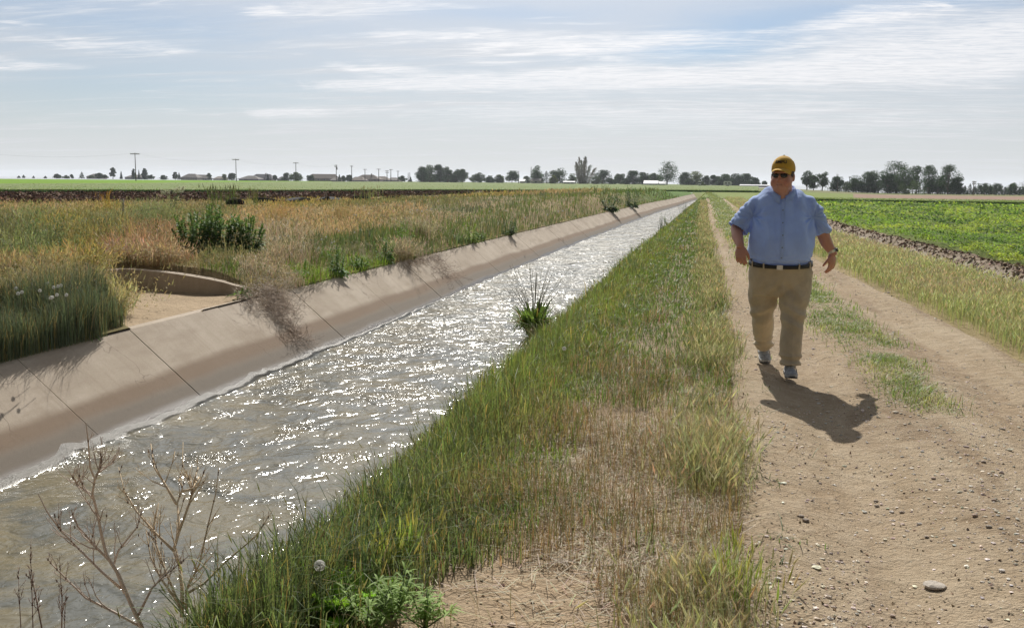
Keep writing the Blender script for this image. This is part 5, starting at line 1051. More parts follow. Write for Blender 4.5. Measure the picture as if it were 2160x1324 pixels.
# belt follows the waist under the belly
n = 80; a = np.linspace(0, 2*np.pi, n, endpoint=False)
def waist(a, z, off): c, s = np.cos(a), np.sin(a); p = 2.2; x = np.sign(c)*np.abs(c)**(2/p); y = np.sign(s)*np.abs(s)**(2/p); k = (z-.925)/.04; w = .250-.004*k+off; f_ = np.where(y < 0, .238+.016*k+off, .175-.005*k+off); return np.stack([x*w, .02+y*f_, z-(.02+.01*k)*np.clip(-y, 0, 1)], -1)
b = MB(); R4 = np.stack([waist(a, .922, .006), waist(a, .922, .016), waist(a, .964, .015), waist(a, .964, .002)], 1); V = R4.reshape(-1, 3); b.add(V, grid_faces(n, 4).tolist() and np.array([((i*4+j), (i*4+(j+1)), (((i+1) % n)*4+(j+1)), (((i+1) % n)*4+j)) for i in range(n) for j in range(3)])); b.build('belt', M_BELT, man, col=False)
q = waist(np.array([-math.pi/2-.06]), .943, .02)[0]; b = MB(); V, F = box_vf(q[0]-.024, q[0]+.024, q[1]-.006, q[1]+.004, q[2]-.019, q[2]+.019); b.add(V, F); b.build('buckle', M_METAL, man, smooth=False, col=False)
for aa in (-math.pi/2-.55, -math.pi/2+.5, -.55, math.pi+.5): q = waist(np.array([aa]), .943, .018)[0]; b = MB(); V, F = box_vf(-.006, .006, -.004, .004, -.026, .026); V = V@rotz(aa+math.pi/2).T+q; b.add(V, F); b.build('belt_loop', M_PANT, tro, smooth=False, col=False)
# watch on his left wrist
dW = (WR+np.array([.008, 0, -.03])-ER); dW /= np.linalg.norm(dW); Wc = WR-dW*.012; b = MB(); V, F = tube_vf([Wc-dW*.012, Wc+dW*.012], [.0405, .0385], 20, caps=False); b.add(V, F); Vi, F2 = tube_vf([Wc-dW*.012, Wc+dW*.012], [.037, .035], 20, caps=False); b.add(Vi, [f_[:, ::-1] for f_ in F2]); wt_ = b.build('watch', M_METAL, man, col=False)
V, F = tube_vf([Wc+np.array([.036, -.012, .008]), Wc+np.array([.047, -.014, .011])], .017, 14); b = MB(); b.add(V, F); b.build('dial', M_BELT, wt_, col=False)
# shoes
def shoe(ankle, yaw, pitch, toe_at):
    Lr = .30; Rm = rotz(yaw)@rotx(pitch)
    def tf(V): return (np.asarray(V)@Rm.T)+np.array(toe_at)
    # shoe space: toe tip at y=0, heel at y=+.30, sole at z=0
    st = np.linspace(0, 1, 16); w = np.array([.018, .036, .044, .049, .051, .050, .047, .043, .040, .038, .038, .039, .040, .039, .034, .020]); hgt = np.array([.030, .046, .056, .062, .070, .080, .093, .107, .116, .120, .120, .118, .116, .112, .100, .07]); k = 20
    V = []
    for s_, w_, h_ in zip(st, w, hgt):
        a = np.linspace(0, 2*np.pi, k, endpoint=False); x = np.sign(np.cos(a))*np.abs(np.cos(a))**.75*w_; z = .022+(np.clip(np.sin(a), 0, 1)**.8)*(h_-.022)+np.clip(np.sin(a), -1, 0)*.004; V.append(np.stack([x*(1-.25*np.clip(np.sin(a), 0, 1)), np.full(k, s_*Lr), z], 1))
    V = np.concatenate(V); n_ = 16; V = np.vstack([V, V[:k].mean(0), V[-k:].mean(0)]); j = np.arange(k); j2 = (j+1) % k; F = [grid_faces(n_, k, True)[:, ::-1], np.vstack([np.stack([j, j2, np.full(k, n_*k)], 1), np.stack([n_*k-k+j2, n_*k-k+j, np.full(k, n_*k+1)], 1)])]
    V, N, F = fuse([(V, F)], .005, 3); b = MB(); b.add(tf(V), F); up = b.build('shoe', M_SHOE, man, col=False)
    for z0, z1, sc_, nm, mt in ((.010, .030, 1.05, 'midsole', M_MID), (.0, .012, 1.03, 'outsole', M_SOLE)):
        R5 = [];
        for s_, w_ in zip(st, w):
            lift = .014*max(0, 1-s_/.14)**2
            R5.append([(-w_*sc_, s_*Lr*1.02-.004, z0+lift), (w_*sc_, s_*Lr*1.02-.004, z0+lift), (w_*sc_, s_*Lr*1.02-.004, z1+lift), (-w_*sc_, s_*Lr*1.02-.004, z1+lift)])
        V = np.array(R5).reshape(-1, 3); F = np.vstack([np.array([(i*4+j, i*4+(j+1) % 4, (i+1)*4+(j+1) % 4, (i+1)*4+j) for i in range(15) for j in range(4)]), [(3, 2, 1, 0), (60, 61, 62, 63)]]); b = MB(); b.add(tf(V), F); b.build(nm, mt, up, smooth=False, col=False)
    b = MB()
    for q in range(5):
        y_ = .085+q*.020; z_ = np.interp(y_/Lr, st, hgt)+.002; V, F = tube_vf([(-.024, y_+.004, z_-.008), (0, y_, z_+.003), (.024, y_+.004, z_-.008)], .0032, 5); b.add(tf(V), F)
    b.build('laces', M_LACE, up, col=False)
    for sx_ in (-1, 1):
        b = MB(); V, F = tube_vf([(sx_*.046, .07, .036), (sx_*.046, .12, .060), (sx_*.036, .165, .082)], [.003, .005, .003], 6); b.add(tf(V), F); b.build('stripe', M_MID, up, col=False)
shoe(aL, .10, R_(16), (-.065, .335, .004)); shoe(aR, .06, R_(0), (.115, -.335, .006))
# socks
for A, B in ((aL+np.array([0, -.01, .03]), (-.07, .52, .115)), (aR+np.array([0, 0, .04]), (.115, -.14, .09))): V, F = limb([A, B], [.05, .046], 14, 1, 6); b = MB(); b.add(V, F); b.build('sock', M_LACE, man, col=False)
# ------------------------------------------------------------------ single plants
def obj_at(name, label, cat, loc, rz=0, group=None): return tag(empty(name, loc, rz), label, cat, group)
def zl_(x, y): return float(gz_left(np.array([x*1.0]), np.array([y*1.0]))[0])
def zr_(x, y): return float(gz_right(np.array([x*1.0]), np.array([y*1.0]))[0])
def leaf_strip(mb, base, d, L, w, droop, col, fold=.25, n=6, wav=0.0):
    """one broad leaf: a folded strip along a drooping midrib"""
    d = np.asarray(d, float); d /= np.linalg.norm(d); t = np.linspace(0, 1, n); side = np.cross(d, [0, 0, 1.0]); side /= np.linalg.norm(side)+1e-9
    mid = np.asarray(base)+d*L*t[:, None]; mid[:, 2] -= droop*L*t**2; wd = w*np.sin(np.pi*np.clip(t*.93+.06, 0, 1))**.7*.5
    lift = fold*wd; wv = wav*w*np.sin(t*19)
    A = mid+side*wd[:, None]+np.array([0, 0, 1])*(lift+wv)[:, None]; B = mid-side*wd[:, None]+np.array([0, 0, 1])*(lift-wv)[:, None]
    V = np.stack([A, mid, B], 1).reshape(-1, 3); mb.add(V, grid_faces(n, 3), col)
def leafy_weed(name, label, cat, loc, H, R, nst, leafL, leafw, col, seed, upright=.8, perst=14, baseleaf=8, group=None, spike=True):
    r = random.Random(seed); root = obj_at(name, label, cat, loc, 0, group); st = MB(); lf = MB(); col = np.array(col)
    for k in range(nst):
        a = r.random()*6.28; rad = R*math.sqrt(r.random()); lx, ly_ = math.cos(a)*rad, math.sin(a)*rad; h = H*(.6+.4*r.random())*(1-.25*rad/R); bx, by = lx*.45, ly_*.45
        P = [(bx, by, 0), ((bx+lx)/2, (by+ly_)/2, h*.5), (lx*1.05, ly_*1.05, h)]; V, F = tube_vf(P, [.006, .005, .002], 5); st.add(V, F, col*.8+.02)
        for q in range(perst):
            t = (q+.5)/perst; hh = t*h; px_ = np.interp(t, [0, .5, 1], [P[0][0], P[1][0], P[2][0]]); py_ = np.interp(t, [0, .5, 1], [P[0][1], P[1][1], P[2][1]])
            aa = r.random()*6.28; sz = leafL*(1.15-.8*t)*(.7+.5*r.random()); e = upright*(.3+t*.9); cc = col*(.75+.6*r.random())
            leaf_strip(lf, (px_, py_, hh), (math.cos(aa), math.sin(aa), e), sz, leafw*(1.1-.65*t)*(.8+.4*r.random()), .5*(1-t)+.15, cc, .3, 5)
            if spike and t > .6:
                for _ in range(2): 
                    aa = r.random()*6.28; leaf_strip(lf, (px_, py_, hh), (math.cos(aa)*.5, math.sin(aa)*.5, 1.2), leafL*.22, leafw*.35, 0, cc*.9, .2, 3)
    for k in range(baseleaf):
        aa = r.random()*6.28; cc = col*(.8+.6*r.random()); leaf_strip(lf, (math.cos(aa)*R*.3, math.sin(aa)*R*.3, .03+.1*r.random()), (math.cos(aa), math.sin(aa), .35+.5*r.random()), leafL*1.5, leafw*1.6, .7, cc, .25, 7, .12)
    st.build('stem', M_TWIG, root); lf.build('leaf', M_LEAF, root)
    return root
def at_left(px, py): p = gz(px, py, .12); x = min(p[0], float(xl(p[1]))-.10); return (x, p[1], zl_(x, p[1]))
def on_edge(px, py): p = gz(px, py, ZT); x = min(p[0], float(xl(p[1]))-.03); return (x, p[1], ZT+.0)
# the big dark weed: three plants growing into one dark mass
for k, (px, py, hh, lb) in enumerate([(410, 538, .92, 'left plant of the large dark green dock clump in rust coloured weeds'), (462, 537, 1.0, 'middle plant of the large dark green dock clump, facing the inlet'), (520, 536, .88, 'right plant of the large dark green dock clump'), (440, 522, .98, 'rear plant of the large dark green dock clump')]):
    leafy_weed('dock_plant', lb, 'plant', at_left(px, py), hh, .40, 26, .24, .078, (.135, .215, .075), 40+k, .8, 19, 44, 'dark dock plants on the far bank')
EDGE = [(712, 583, .42, .16, 5, (.07, .13, .035), 'dark leafy weed at the lining edge casting a shadow, left of the row'),
        (757, 570, .22, .18, 6, (.09, .16, .035), 'low leafy weed between the two dark edge weeds'),
        (810, 556, .42, .20, 7, (.075, .14, .035), 'dark leafy weed in the middle of the row at the lining edge'),
        (856, 545, .62, .24, 8, (.11, .20, .035), 'tallest bright green leafy weed at the lining edge'),
        (965, 515, .25, .2, 6, (.08, .14, .04), 'small weed left of the yellow green bush at the lining edge'),
        (992, 513, .62, .2, 7, (.16, .23, .035), 'yellow green bushy weed alone at the lining edge'),
        (1010, 508, .25, .2, 5, (.09, .15, .04), 'small weed right of the yellow green bush'),
        (1088, 496, .50, .25, 7, (.05, .09, .035), 'dark weed leaning over the lining edge beyond the yellow green bush'),
        (1315, 446, 1.0, .55, 8, (.045, .085, .03), 'dark shrubby weed at the gap in the lining, nearer of two'),
        (1390, 437, 1.5, .6, 8, (.045, .085, .03), 'farthest dark shrubby weed hanging over the lining')]
for k, (px, py, hh, rr, ns, cc, lb) in enumerate(EDGE):
    sc = 1 if py > 480 else 2.4
    leafy_weed('leafy_weed', lb, 'plant', on_edge(px, py), hh*(1.5 if px < 1100 else 1.15), rr*1.15, ns+5, .15*sc, .050*sc, np.array(cc)*1.6, 60+k, .7, 14, 16)
for k, (px, py, hh, cc, lb) in enumerate([(172, 573, .62, (.07, .15, .03), 'green leafy weed with a pointed top at the left among rust weeds'), (72, 585, .30, (.05, .10, .04), 'small dark spike weed above the white puffs'), (268, 665, .17, (.085, .15, .04), 'green tuft at the left corner of the silted inlet'),
                                      (75, 510, .5, (.10, .19, .035), 'bright green weed at the far left of the bank'), (22, 520, .5, (.09, .15, .05), 'green weed at the left margin of the bank'), (505, 590, .25, (.12, .19, .05), 'low green weed behind the curved inlet wall'), (35, 565, .55, (.13, .21, .06), 'leafy green weed at the left edge above the puffs'), (120, 560, .5, (.11, .19, .06), 'leafy green weed between two feathery weeds at the left'), (205, 575, .5, (.10, .17, .05), 'dark leafy weed just left of the inlet wall end'), (150, 640, .3, (.12, .20, .06), 'low leafy weed inside the blue green grass'), (640, 560, .4, (.15, .25, .06), 'green leafy weed left of the dark edge weed row')]):
    leafy_weed('leafy_weed', lb, 'plant', at_left(px, py), hh, .17, 6, .13, .035, cc, 80+k, .7, 10, 6)
for k, (px, py, hh, lb) in enumerate([(1275, 425, 1.1, 'yellowish shrubby weed on the bank, left of a row of three'), (1297, 428, 1.1, 'yellowish shrubby weed on the bank, middle of a row of three'), (1255, 420, 1.0, 'yellowish shrubby weed on the bank, farthest of a row of three')]):
    leafy_weed('leafy_weed', lb, 'plant', at_left(px, py), hh, .6, 8, .26, .08, (.14, .19, .05), 90+k, .8, 9, 4)
# tall thin weeds standing above the far bank
def tall_grass(name, label, loc, H, n, R, col, headc, seed, w=.008, hl=.25, cat='plant', group=None):
    global rng
    root = obj_at(name, label, cat, loc, 0, group); old = rng; rng = np.random.RandomState(seed); b = MB(); P = rng.randn(n, 3)*np.array([R, R, 0]); hh = H*(.55+.5*rng.rand(n))
    tip, d = blades(b, P, hh, w, vary(col, n, .2), .22); b.build('stalk', M_GRASS, root)
    if headc is not None: b = MB(); heads(b, tip-np.array([0, 0, hl*.6]), d*.2, hl, w*3, vary(headc, n, .2)); b.build('seed_head', M_DRY, root)
    rng = old; return root
tall_grass('tall_weed', 'left tuft of tall green stalks standing above the field edge', at_left(452, 442), 1.15, 46, .22, (.10, .15, .06), (.14, .17, .08), 5, .016)
tall_grass('tall_weed', 'right tuft of tall green stalks standing above the field edge', at_left(490, 442), 1.1, 46, .20, (.12, .17, .06), (.16, .18, .08), 6, .016)
tall_grass('tall_weed', 'sparse tuft of tall stalks right of the wooden debris', at_left(540, 445), 1.0, 22, .25, (.16, .19, .08), (.25, .25, .12), 7, .014)
tall_grass('tall_weed', 'pale feathery tuft in front of the black silt fence', at_left(780, 425), 1.0, 40, .4, (.24, .27, .13), (.34, .34, .18), 8, .02)
tall_grass('tall_weed', 'orange seeded stalk above the left weeds', at_left(225, 447), .95, 18, .1, (.34, .24, .07), (.42, .27, .07), 9, .014)
def umbel(label, loc, H, seed):
    root = obj_at('umbel_plant', label, 'plant', loc); r = random.Random(seed); st = MB(); fl = MB(); lf = MB()
    for k in range(7):
        a = r.random()*6.28; R_1 = .45*r.random()+.1; h = H*(.75+.3*r.random()); e = np.array([math.cos(a)*R_1, math.sin(a)*R_1, h]); V, F = tube_vf([(0, 0, 0), (e[0]*.3, e[1]*.3, h*.6), e], [.014, .010, .005], 5); st.add(V, F, (.14, .19, .08))
        for q in range(12):
            aa = r.random()*6.28; e2 = e+np.array([math.cos(aa), math.sin(aa), .35+.3*r.random()])*.16; V, F = tube_vf([e, e2], .004, 3); st.add(V, F, (.2, .25, .12)); global rng
            flakes(fl, e2+np.random.RandomState(seed*99+k*13+q).randn(9, 3)*.03, .05, (.50, .54, .38), .6)
        for q in range(5): aa = r.random()*6.28; leaf_strip(lf, e*.5*(.4+r.random()), (math.cos(aa), math.sin(aa), .4), .3, .09, .4, (.09, .15, .06))
    st.build('stem', M_TWIG, root); fl.build('flower_head', M_DRY, root); lf.build('leaf', M_LEAF, root)
umbel('pale umbel flowered plant standing against the tilled ground', at_left(368, 447), .9, 3)
# reed like clump hanging over the near water edge
def reed_clump(label, loc, seed):
    root = obj_at('reed_clump', label, 'plant', loc); r = random.Random(seed); lf = MB(); st = MB()
    for k in range(260):
        a = r.random()*6.28; L = .34+.32*r.random(); e = 1.4+3.0*r.random(); c = np.array((.21, .31, .085))*(.6+.8*r.random()); c = np.array((.24, .17, .06)) if r.random() < .12 else c
        leaf_strip(lf, (math.cos(a)*.10*r.random(), math.sin(a)*.10*r.random(), .02*r.random()), (math.cos(a), math.sin(a), e), L, .026+.014*r.random(), .25+.6*r.random(), c, .3, 7)
    for k in range(26):
        a = r.random()*6.28; s = .1+.38*r.random(); h = .60+.26*r.random(); P = [(0, 0, 0), (math.cos(a)*s*.4, math.sin(a)*s*.4, h*.55), (math.cos(a)*s, math.sin(a)*s, h)]; V, F = tube_vf(P, [.004, .003, .0015], 4); st.add(V, F, (.13, .13, .07))
    for k in range(60):
        a = r.random()*6.28; leaf_strip(lf, (math.cos(a)*.05, math.sin(a)*.05, 0), (math.cos(a), math.sin(a), -.3+.5*r.random()), .18, .012, .8, np.array((.22, .18, .10))*(.5+r.random()), .2, 5)
    lf.build('leaf', M_LEAF, root); st.build('stalk', M_TWIG, root)
p = gz(1112, 700, -.12); reed_clump('dense reedy clump leaning over the water from the near bank', (p[0]+.08, p[1], ZT-.02), 4)
for k, (px, py, H, R, c, lb) in enumerate([(1300, 545, .42, .18, (.08, .14, .035), 'dark tall grass tuft on the near bank where the canal narrows'), (1375, 492, .85, .16, (.06, .11, .035), 'dark bushy tuft farther along the near water edge'),
                                        (1410, 475, .6, .35, (.10, .18, .035), 'bright green tuft beyond the dark bushy one at the water edge'), (1440, 452, .9, .3, (.06, .11, .04), 'thin dark tuft near the far end of the near water edge')]):
    p = gz(px, py, -.1); leafy_weed('bank_tuft', lb, 'plant', (float(xr(p[1]))+.0, p[1], ZT), H, R, 12, .15, .02, c, 120+k, 1.6, 9, 4, None, False)
# ------------------------------------------------------------------ bare shrubs in the foreground
def twig(mb, P, r0, r1, col, rnd, depth=0, maxd=3, L=.2, nodes=None):
    P = np.asarray(P, float); V, F = tube_vf(P, np.linspace(r0, r1, len(P)), 5 if depth == 0 else 4); mb.add(V, F, np.array(col)*(.8+.4*rnd.random()))
    if depth >= maxd: return
    seg = len(P)-1; nb = int(3+rnd.random()*3) if depth == 0 else int(2+rnd.random()*2)
    for k in range(nb*(2 if depth == 0 else 1)):
        t = .18+.78*rnd.random(); i = min(int(t*seg), seg-1); f_ = t*seg-i; b = P[i]*(1-f_)+P[i+1]*f_; d = P[i+1]-P[i]; d /= np.linalg.norm(d); sd = np.array([rnd.gauss(0, 1), rnd.gauss(0, .55), rnd.gauss(0, .3)]); sd -= d*np.dot(sd, d); sd /= np.linalg.norm(sd)+1e-9
        dd = d*.85+sd*.65+np.array([0, 0, .25]); dd /= np.linalg.norm(dd); ln = L*(1.15-t)*(.55+.6*rnd.random()); q = [b]; cur = dd.copy()
        for s in range(4): cur = cur+np.array([rnd.gauss(0, .12), rnd.gauss(0, .1), .12+rnd.gauss(0, .06)]); cur /= np.linalg.norm(cur); q.append(q[-1]+cur*ln/4)
        rr = (r0+(r1-r0)*t)*.62; twig(mb, q, rr, max(rr*.35, .0009), col, rnd, depth+1, maxd, ln*.75, nodes)
        if nodes is not None and (depth == 0 or rnd.random() < .12): nodes.append((b, rr))
def shrub(label, stems, y0, col, seed, L=.2, maxd=3, nodecol=(.16, .10, .07), thick=1.0):
    """stems: polylines in photo pixels with a slight drift in depth"""
    rnd = random.Random(seed); pts = []
    base = None; root = None
    for st in stems:
        q = []
        for i, (px, py) in enumerate(st):
            q.append(gy(px, py, y0+.05*i*(1 if seed % 2 else -1)+rnd.gauss(0, .015)))
        pts.append(np.array(q))
    base = pts[0][0]; root = tag(empty('bare_shrub', base), label, 'shrub')
    for i, q in enumerate(pts):
        b = MB(); nodes = []; twig(b, q-base, (.0085 if i == 0 else .0058)*thick, .0016*thick, col, rnd, 0, maxd, L, nodes)
        for (c, rr) in nodes:
            V = np.random.RandomState(int(rr*1e6) % 999+i).randn(8, 3)*.0035; 
            rc = MB(); V, F = tube_vf([c+np.array([0, 0, -.006]), c, c+np.array([0, 0, .006])], [.001, rr+.0022, .001], 5); b.add(V, F, nodecol)
        b.build('branch', M_TWIG, root)
shrub('bare tan shrub with upright branches in the foreground, right of two', [[(383, 1300), (384, 1240), (378, 1190), (366, 1160), (378, 1120), (376, 1085), (374, 1060), (385, 1030), (378, 1010), (384, 990), (386, 932)], [(394, 1290), (392, 1245), (420, 1190), (438, 1110), (455, 1040), (462, 985)],
       [(380, 1280), (350, 1205), (330, 1150), (325, 1110), (335, 1060)], [(366, 1160), (330, 1125), (290, 1080), (262, 1035), (250, 985)], [(378, 1120), (400, 1060), (412, 1005), (418, 985)], [(386, 1035), (405, 1030), (420, 1005)], [(372, 1062), (345, 1015), (325, 985), (318, 935)], [(376, 1270), (340, 1220), (318, 1175), (308, 1120)], [(395, 1250), (430, 1230), (480, 1180), (540, 1130), (575, 1075)]], 3.30, (.60, .47, .31), 3, .17, 2)
shrub('bare grey brown shrub sprawling left over the water in the foreground', [[(305, 1335), (275, 1270), (250, 1210), (225, 1170), (215, 1130), (205, 1080), (195, 1040), (200, 1010), (190, 985), (186, 930), (181, 890)], [(295, 1320), (240, 1290), (180, 1260), (150, 1230), (110, 1190), (98, 1175)], [(255, 1240), (215, 1205), (170, 1160), (130, 1120), (100, 1080), (80, 1040)],
       [(230, 1180), (200, 1150), (165, 1110), (150, 1075)], [(262, 1250), (240, 1190), (250, 1160), (290, 1110), (300, 1075)], [(200, 1010), (212, 985), (215, 960)], [(190, 1040), (165, 1025), (150, 1000)], [(290, 1300), (320, 1240), (345, 1215), (400, 1170)]], 3.22, (.52, .43, .36), 8, .21, 2)
shrub('thin red brown dead stalk at the left foreground edge', [[(92, 1345), (78, 1270), (68, 1220), (64, 1180), (66, 1130)], [(70, 1345), (68, 1270), (66, 1230), (60, 1190)], [(45, 1345), (40, 1250), (38, 1190)]], 3.1, (.30, .20, .15), 11, .07, 2, thick=.38)
shrub('slender dry twig standing left of the upright shrub', [[(130, 1345), (131, 1260), (128, 1225), (125, 1170)], [(135, 1345), (137, 1290), (140, 1250)]], 3.15, (.30, .20, .15), 14, .06, 2, thick=.32)
# tumbleweeds caught on the lining
def lining_z(x, y): return ZT-max(0.0, x-float(xl(y)))*(.78/.93) if x > float(xl(y)) else ZT+.04
def tumble(label, px, py, n, seed, col, along, down, Lr, off=(0, 0)):
    """dead twigs slumped over the edge and trailing down the sloping slab"""
    rnd = random.Random(seed); p = gz(px, py, ZT); cx_, cy_ = float(xl(p[1]))+off[0], p[1]+off[1]; root = tag(empty('tumbleweed', (cx_, cy_, lining_z(cx_, cy_))), label, 'tumbleweed'); b = MB(); O = np.array([cx_, cy_, lining_z(cx_, cy_)])
    def lay(q, lift):
        q[2] = max(q[2], lining_z(q[0], q[1])+lift); return q
    for k in range(n):
        t = rnd.random(); s0 = np.array([cx_-.25+down*t**1.3*.75, cy_+rnd.gauss(0, along*(1-.35*t))-.25*t, 0]); lift = .01+.20*rnd.random()**2*(1-.7*t); s0[2] = lining_z(s0[0], s0[1])+lift
        d = np.array([.55+rnd.gauss(0, .5), -.1+rnd.gauss(0, .6), -.30+rnd.gauss(0, .45)]); q = [s0]; cur = d/np.linalg.norm(d)
        for s in range(5):
            cur = cur+np.array([rnd.gauss(0, .25), rnd.gauss(0, .3), rnd.gauss(0, .25)-.05]); cur /= np.linalg.norm(cur); q.append(lay(q[-1]+cur*Lr*(.6+.6*rnd.random())/5, .006))
        q = np.array(q)-O; cc = np.array(col)*(.55+.8*rnd.random()); V, F = tube_vf(q, np.linspace(.0032, .0012, 6), 3); b.add(V, F, cc)
        for j in range(7):
            i = rnd.randint(0, 4); dd = np.array([rnd.gauss(0, 1), rnd.gauss(0, 1), rnd.gauss(0, .8)]); dd /= np.linalg.norm(dd); e1 = q[i]+dd*Lr*.10; e2 = e1+(dd+np.array([rnd.gauss(0, .5), rnd.gauss(0, .5), .2]))*Lr*.10
            e2[2] = max(e2[2], lining_z(e2[0]+O[0], e2[1]+O[1])-O[2]+.004); V, F = tube_vf([q[i], e1, e2], [.0018, .0014, .0008], 3, caps=False); b.add(V, F, cc*(.8+.4*rnd.random()))
    b.build('twigs', M_TWIG, root)
tumble('large grey brown tumbleweed slumped over the lining beside the inlet', 575, 620, 230, 5, (.55, .46, .37), .42, .6, .42)
tumble('lower tumbleweed coloured dark as if backlit, tangled on the sloping lining beside the inlet', 585, 622, 130, 6, (.36, .28, .22), .30, 1.0, .42, (.28, -.25))  # darker twig colour paints in the backlit shade of the lower tangle
tumble('small brown tumbleweed on the lining before the yellow green bush', 905, 545, 110, 7, (.36, .27, .19), .55, .55, .5)
tumble('loose brown seeded branches fallen on the lining farther along', 955, 540, 60, 9, (.22, .155, .115), .6, 1.0, .5, (.2, 0))
# feathery weeds that give the far bank its lumps
def feathery(label, px, py, H, R_1, c, seed, n=150):
    loc = at_left(px, py); root = obj_at('feathery_weed', label, 'plant', loc); r = np.random.RandomState(seed); global rng; old = rng; rng = r; st = MB(); lf = MB(); c = np.array(c)
    P = np.stack([r.randn(n)*R_1*.25, r.randn(n)*R_1*.25, np.zeros(n)], 1); hh = H*(.55+.55*r.rand(n)); tip, d = blades(st, P, hh, .007, vary(c*.8, n, .2), .50, .9)
    st.build('stalk', M_GRASS, root); m_ = n*16; i = r.randint(0, n, m_); t = .35+.65*r.rand(m_)[:, None]; Q = P[i]*(1-t)+tip[i]*t+r.randn(m_, 3)*np.array([.035, .035, .02])
    flakes(lf, Q, .020+.022*r.rand(m_), vary(c*1.15, m_, .25), 0, .7); heads(lf, tip, d*.8, .10, .022, vary(c*1.35, n, .2)); lf.build('leaf', M_DRY, root); rng = old
for k, (px, py, hh, rr, cc, lb) in enumerate([(45, 575, .62, .9, (.27, .32, .16), 'big pale green feathery weed at the left edge above the puffs'), (95, 545, .72, .9, (.15, .21, .10), 'dark blue green feathery weed left of the yellow one'), (140, 520, .62, .7, (.42, .36, .10), 'yellow feathery weed behind the pointed leafy weed'),
        (185, 585, .45, .6, (.38, .33, .13), 'drooping yellowish weed at the foot of the pointed leafy weed'), (215, 600, .50, .5, (.40, .38, .20), 'pale drooping feathery weed left of the inlet wall'), (245, 615, .36, .35, (.44, .42, .24), 'small pale drooping weed at the left end of the inlet wall'), (15, 610, .40, .6, (.40, .34, .20), 'straw coloured feathery weed at the left picture edge'),
        (110, 600, .42, .6, (.44, .37, .19), 'straw coloured feathery weed above the row of white puffs'), (70, 490, .75, 1.0, (.25, .31, .14), 'pale green feathery weed on the far left skyline of weeds'), (160, 480, .70, 1.0, (.32, .31, .14), 'olive feathery weed in the middle of the left weeds'), (245, 500, .62, .9, (.30, .32, .17), 'greyish green feathery weed left of the rust patch'),
        (310, 480, .75, 1.0, (.27, .32, .17), 'pale green feathery weed behind the rust patch'), (345, 470, .8, 1.0, (.30, .33, .18), 'pale feathery weed left behind the dock clump'), (290, 560, .42, .7, (.42, .32, .22), 'rust brown feathery weed above the inlet wall'), (340, 565, .38, .7, (.46, .37, .25), 'light rust feathery weed right above the inlet wall'),
        (590, 470, .62, 1.0, (.48, .34, .17), 'orange tan feathery weed right of the dock clump'), (720, 470, .7, 1.2, (.44, .34, .19), 'tan feathery weed in the middle of the orange patch'), (925, 525, .45, .6, (.46, .40, .30), 'pale straw feathery weed by the lining before the yellow green bush'), (890, 500, .55, .8, (.44, .39, .30), 'grey straw feathery weed behind the tallest edge weed')]):
    feathery(lb, px, py, hh, rr, cc, 400+k)
# foreground broad leaved weeds, dandelion clock, dock leaves
def broad(label, loc, n, L, w, col, seed, up=.9, name='broad_leaved_weed', R=.05, wav=.25):
    r = random.Random(seed); root = obj_at(name, label, 'plant', loc); lf = MB()
    for k in range(n):
        a = r.random()*6.28; e = up*(.3+1.2*r.random()); leaf_strip(lf, (math.cos(a)*R*r.random(), math.sin(a)*R*r.random(), .0), (math.cos(a), math.sin(a), e), L*(.6+.6*r.random()), w*(.7+.6*r.random()), .2+.5*r.random(), np.array(col)*(.7+.7*r.random()), .35, 9, wav)
    lf.build('leaf', M_LEAF, root)
p = gz(735, 1285, 0); broad('bright green broad leaved weed low in the foreground grass', (p[0], p[1], zr_(p[0], p[1])), 44, .22, .062, (.24, .42, .05), 3, 1.7)
p = gz(775, 1262, 0); broad('second bright broad leaved weed right behind the first one', (p[0], p[1], zr_(p[0], p[1])), 38, .20, .056, (.20, .38, .045), 4, 1.7)
p = gz(700, 1235, 0); broad('upright lime leaf cluster beside the dandelion clock', (p[0], p[1], zr_(p[0], p[1])), 14, .27, .05, (.28, .48, .05), 5, 2.4)
for k, (px, py, lb) in enumerate([(835, 1298, 'narrow leaved whorled weed beside the bare dirt patch'), (772, 1318, 'narrow leaved whorled weed at the bottom left of its pair'), (895, 1318, 'small narrow leaved whorled weed at the bottom edge')]):
    p = gz(px, py, 0); r = random.Random(k); root = obj_at('whorled_weed', lb, 'plant', (p[0], p[1], zr_(p[0], p[1]))); lf = MB(); st = MB()
    for q in range(9):
        a = r.random()*6.28; s = .02+.10*r.random(); h = .09+.11*r.random(); e = np.array([math.cos(a)*s, math.sin(a)*s, h]); V, F = tube_vf([(0, 0, 0), e], [.003, .002], 4); st.add(V, F, (.12, .18, .07))
        for j in range(22): aa = r.random()*6.28; t = .35+.65*r.random(); leaf_strip(lf, e*t, (math.cos(aa), math.sin(aa), .2+.9*r.random()*t), .062, .0085, .35, np.array((.27, .38, .12))*(.7+.7*r.random()), .2, 4)
    st.build('stem', M_TWIG, root); lf.build('leaf', M_LEAF, root)
p = gz(850, 1215, 0)
for k, (px, py) in enumerate([(820, 1195), (855, 1190), (868, 1180), (800, 1215), (1540, 1235), (1560, 1290)]):
    p = gz(px, py, 0); tall_grass('barley_tuft', ['leftmost barley tuft above the broad leaved weeds', 'tallest plump barley tuft in the near bank grass', 'barley tuft just behind the tallest one', 'small barley tuft beside the broad leaved weeds', 'upper barley tuft at the bottom edge of the road', 'lower barley tuft at the bottom edge of the road'][[820, 855, 868, 800, 1540, 1560].index(px)], (p[0], p[1], zr_(p[0], p[1])), .24, 12, .03, (.24, .32, .08), (.50, .54, .16), 70+k, .005, .085, 'plant', 'plump barley tufts')
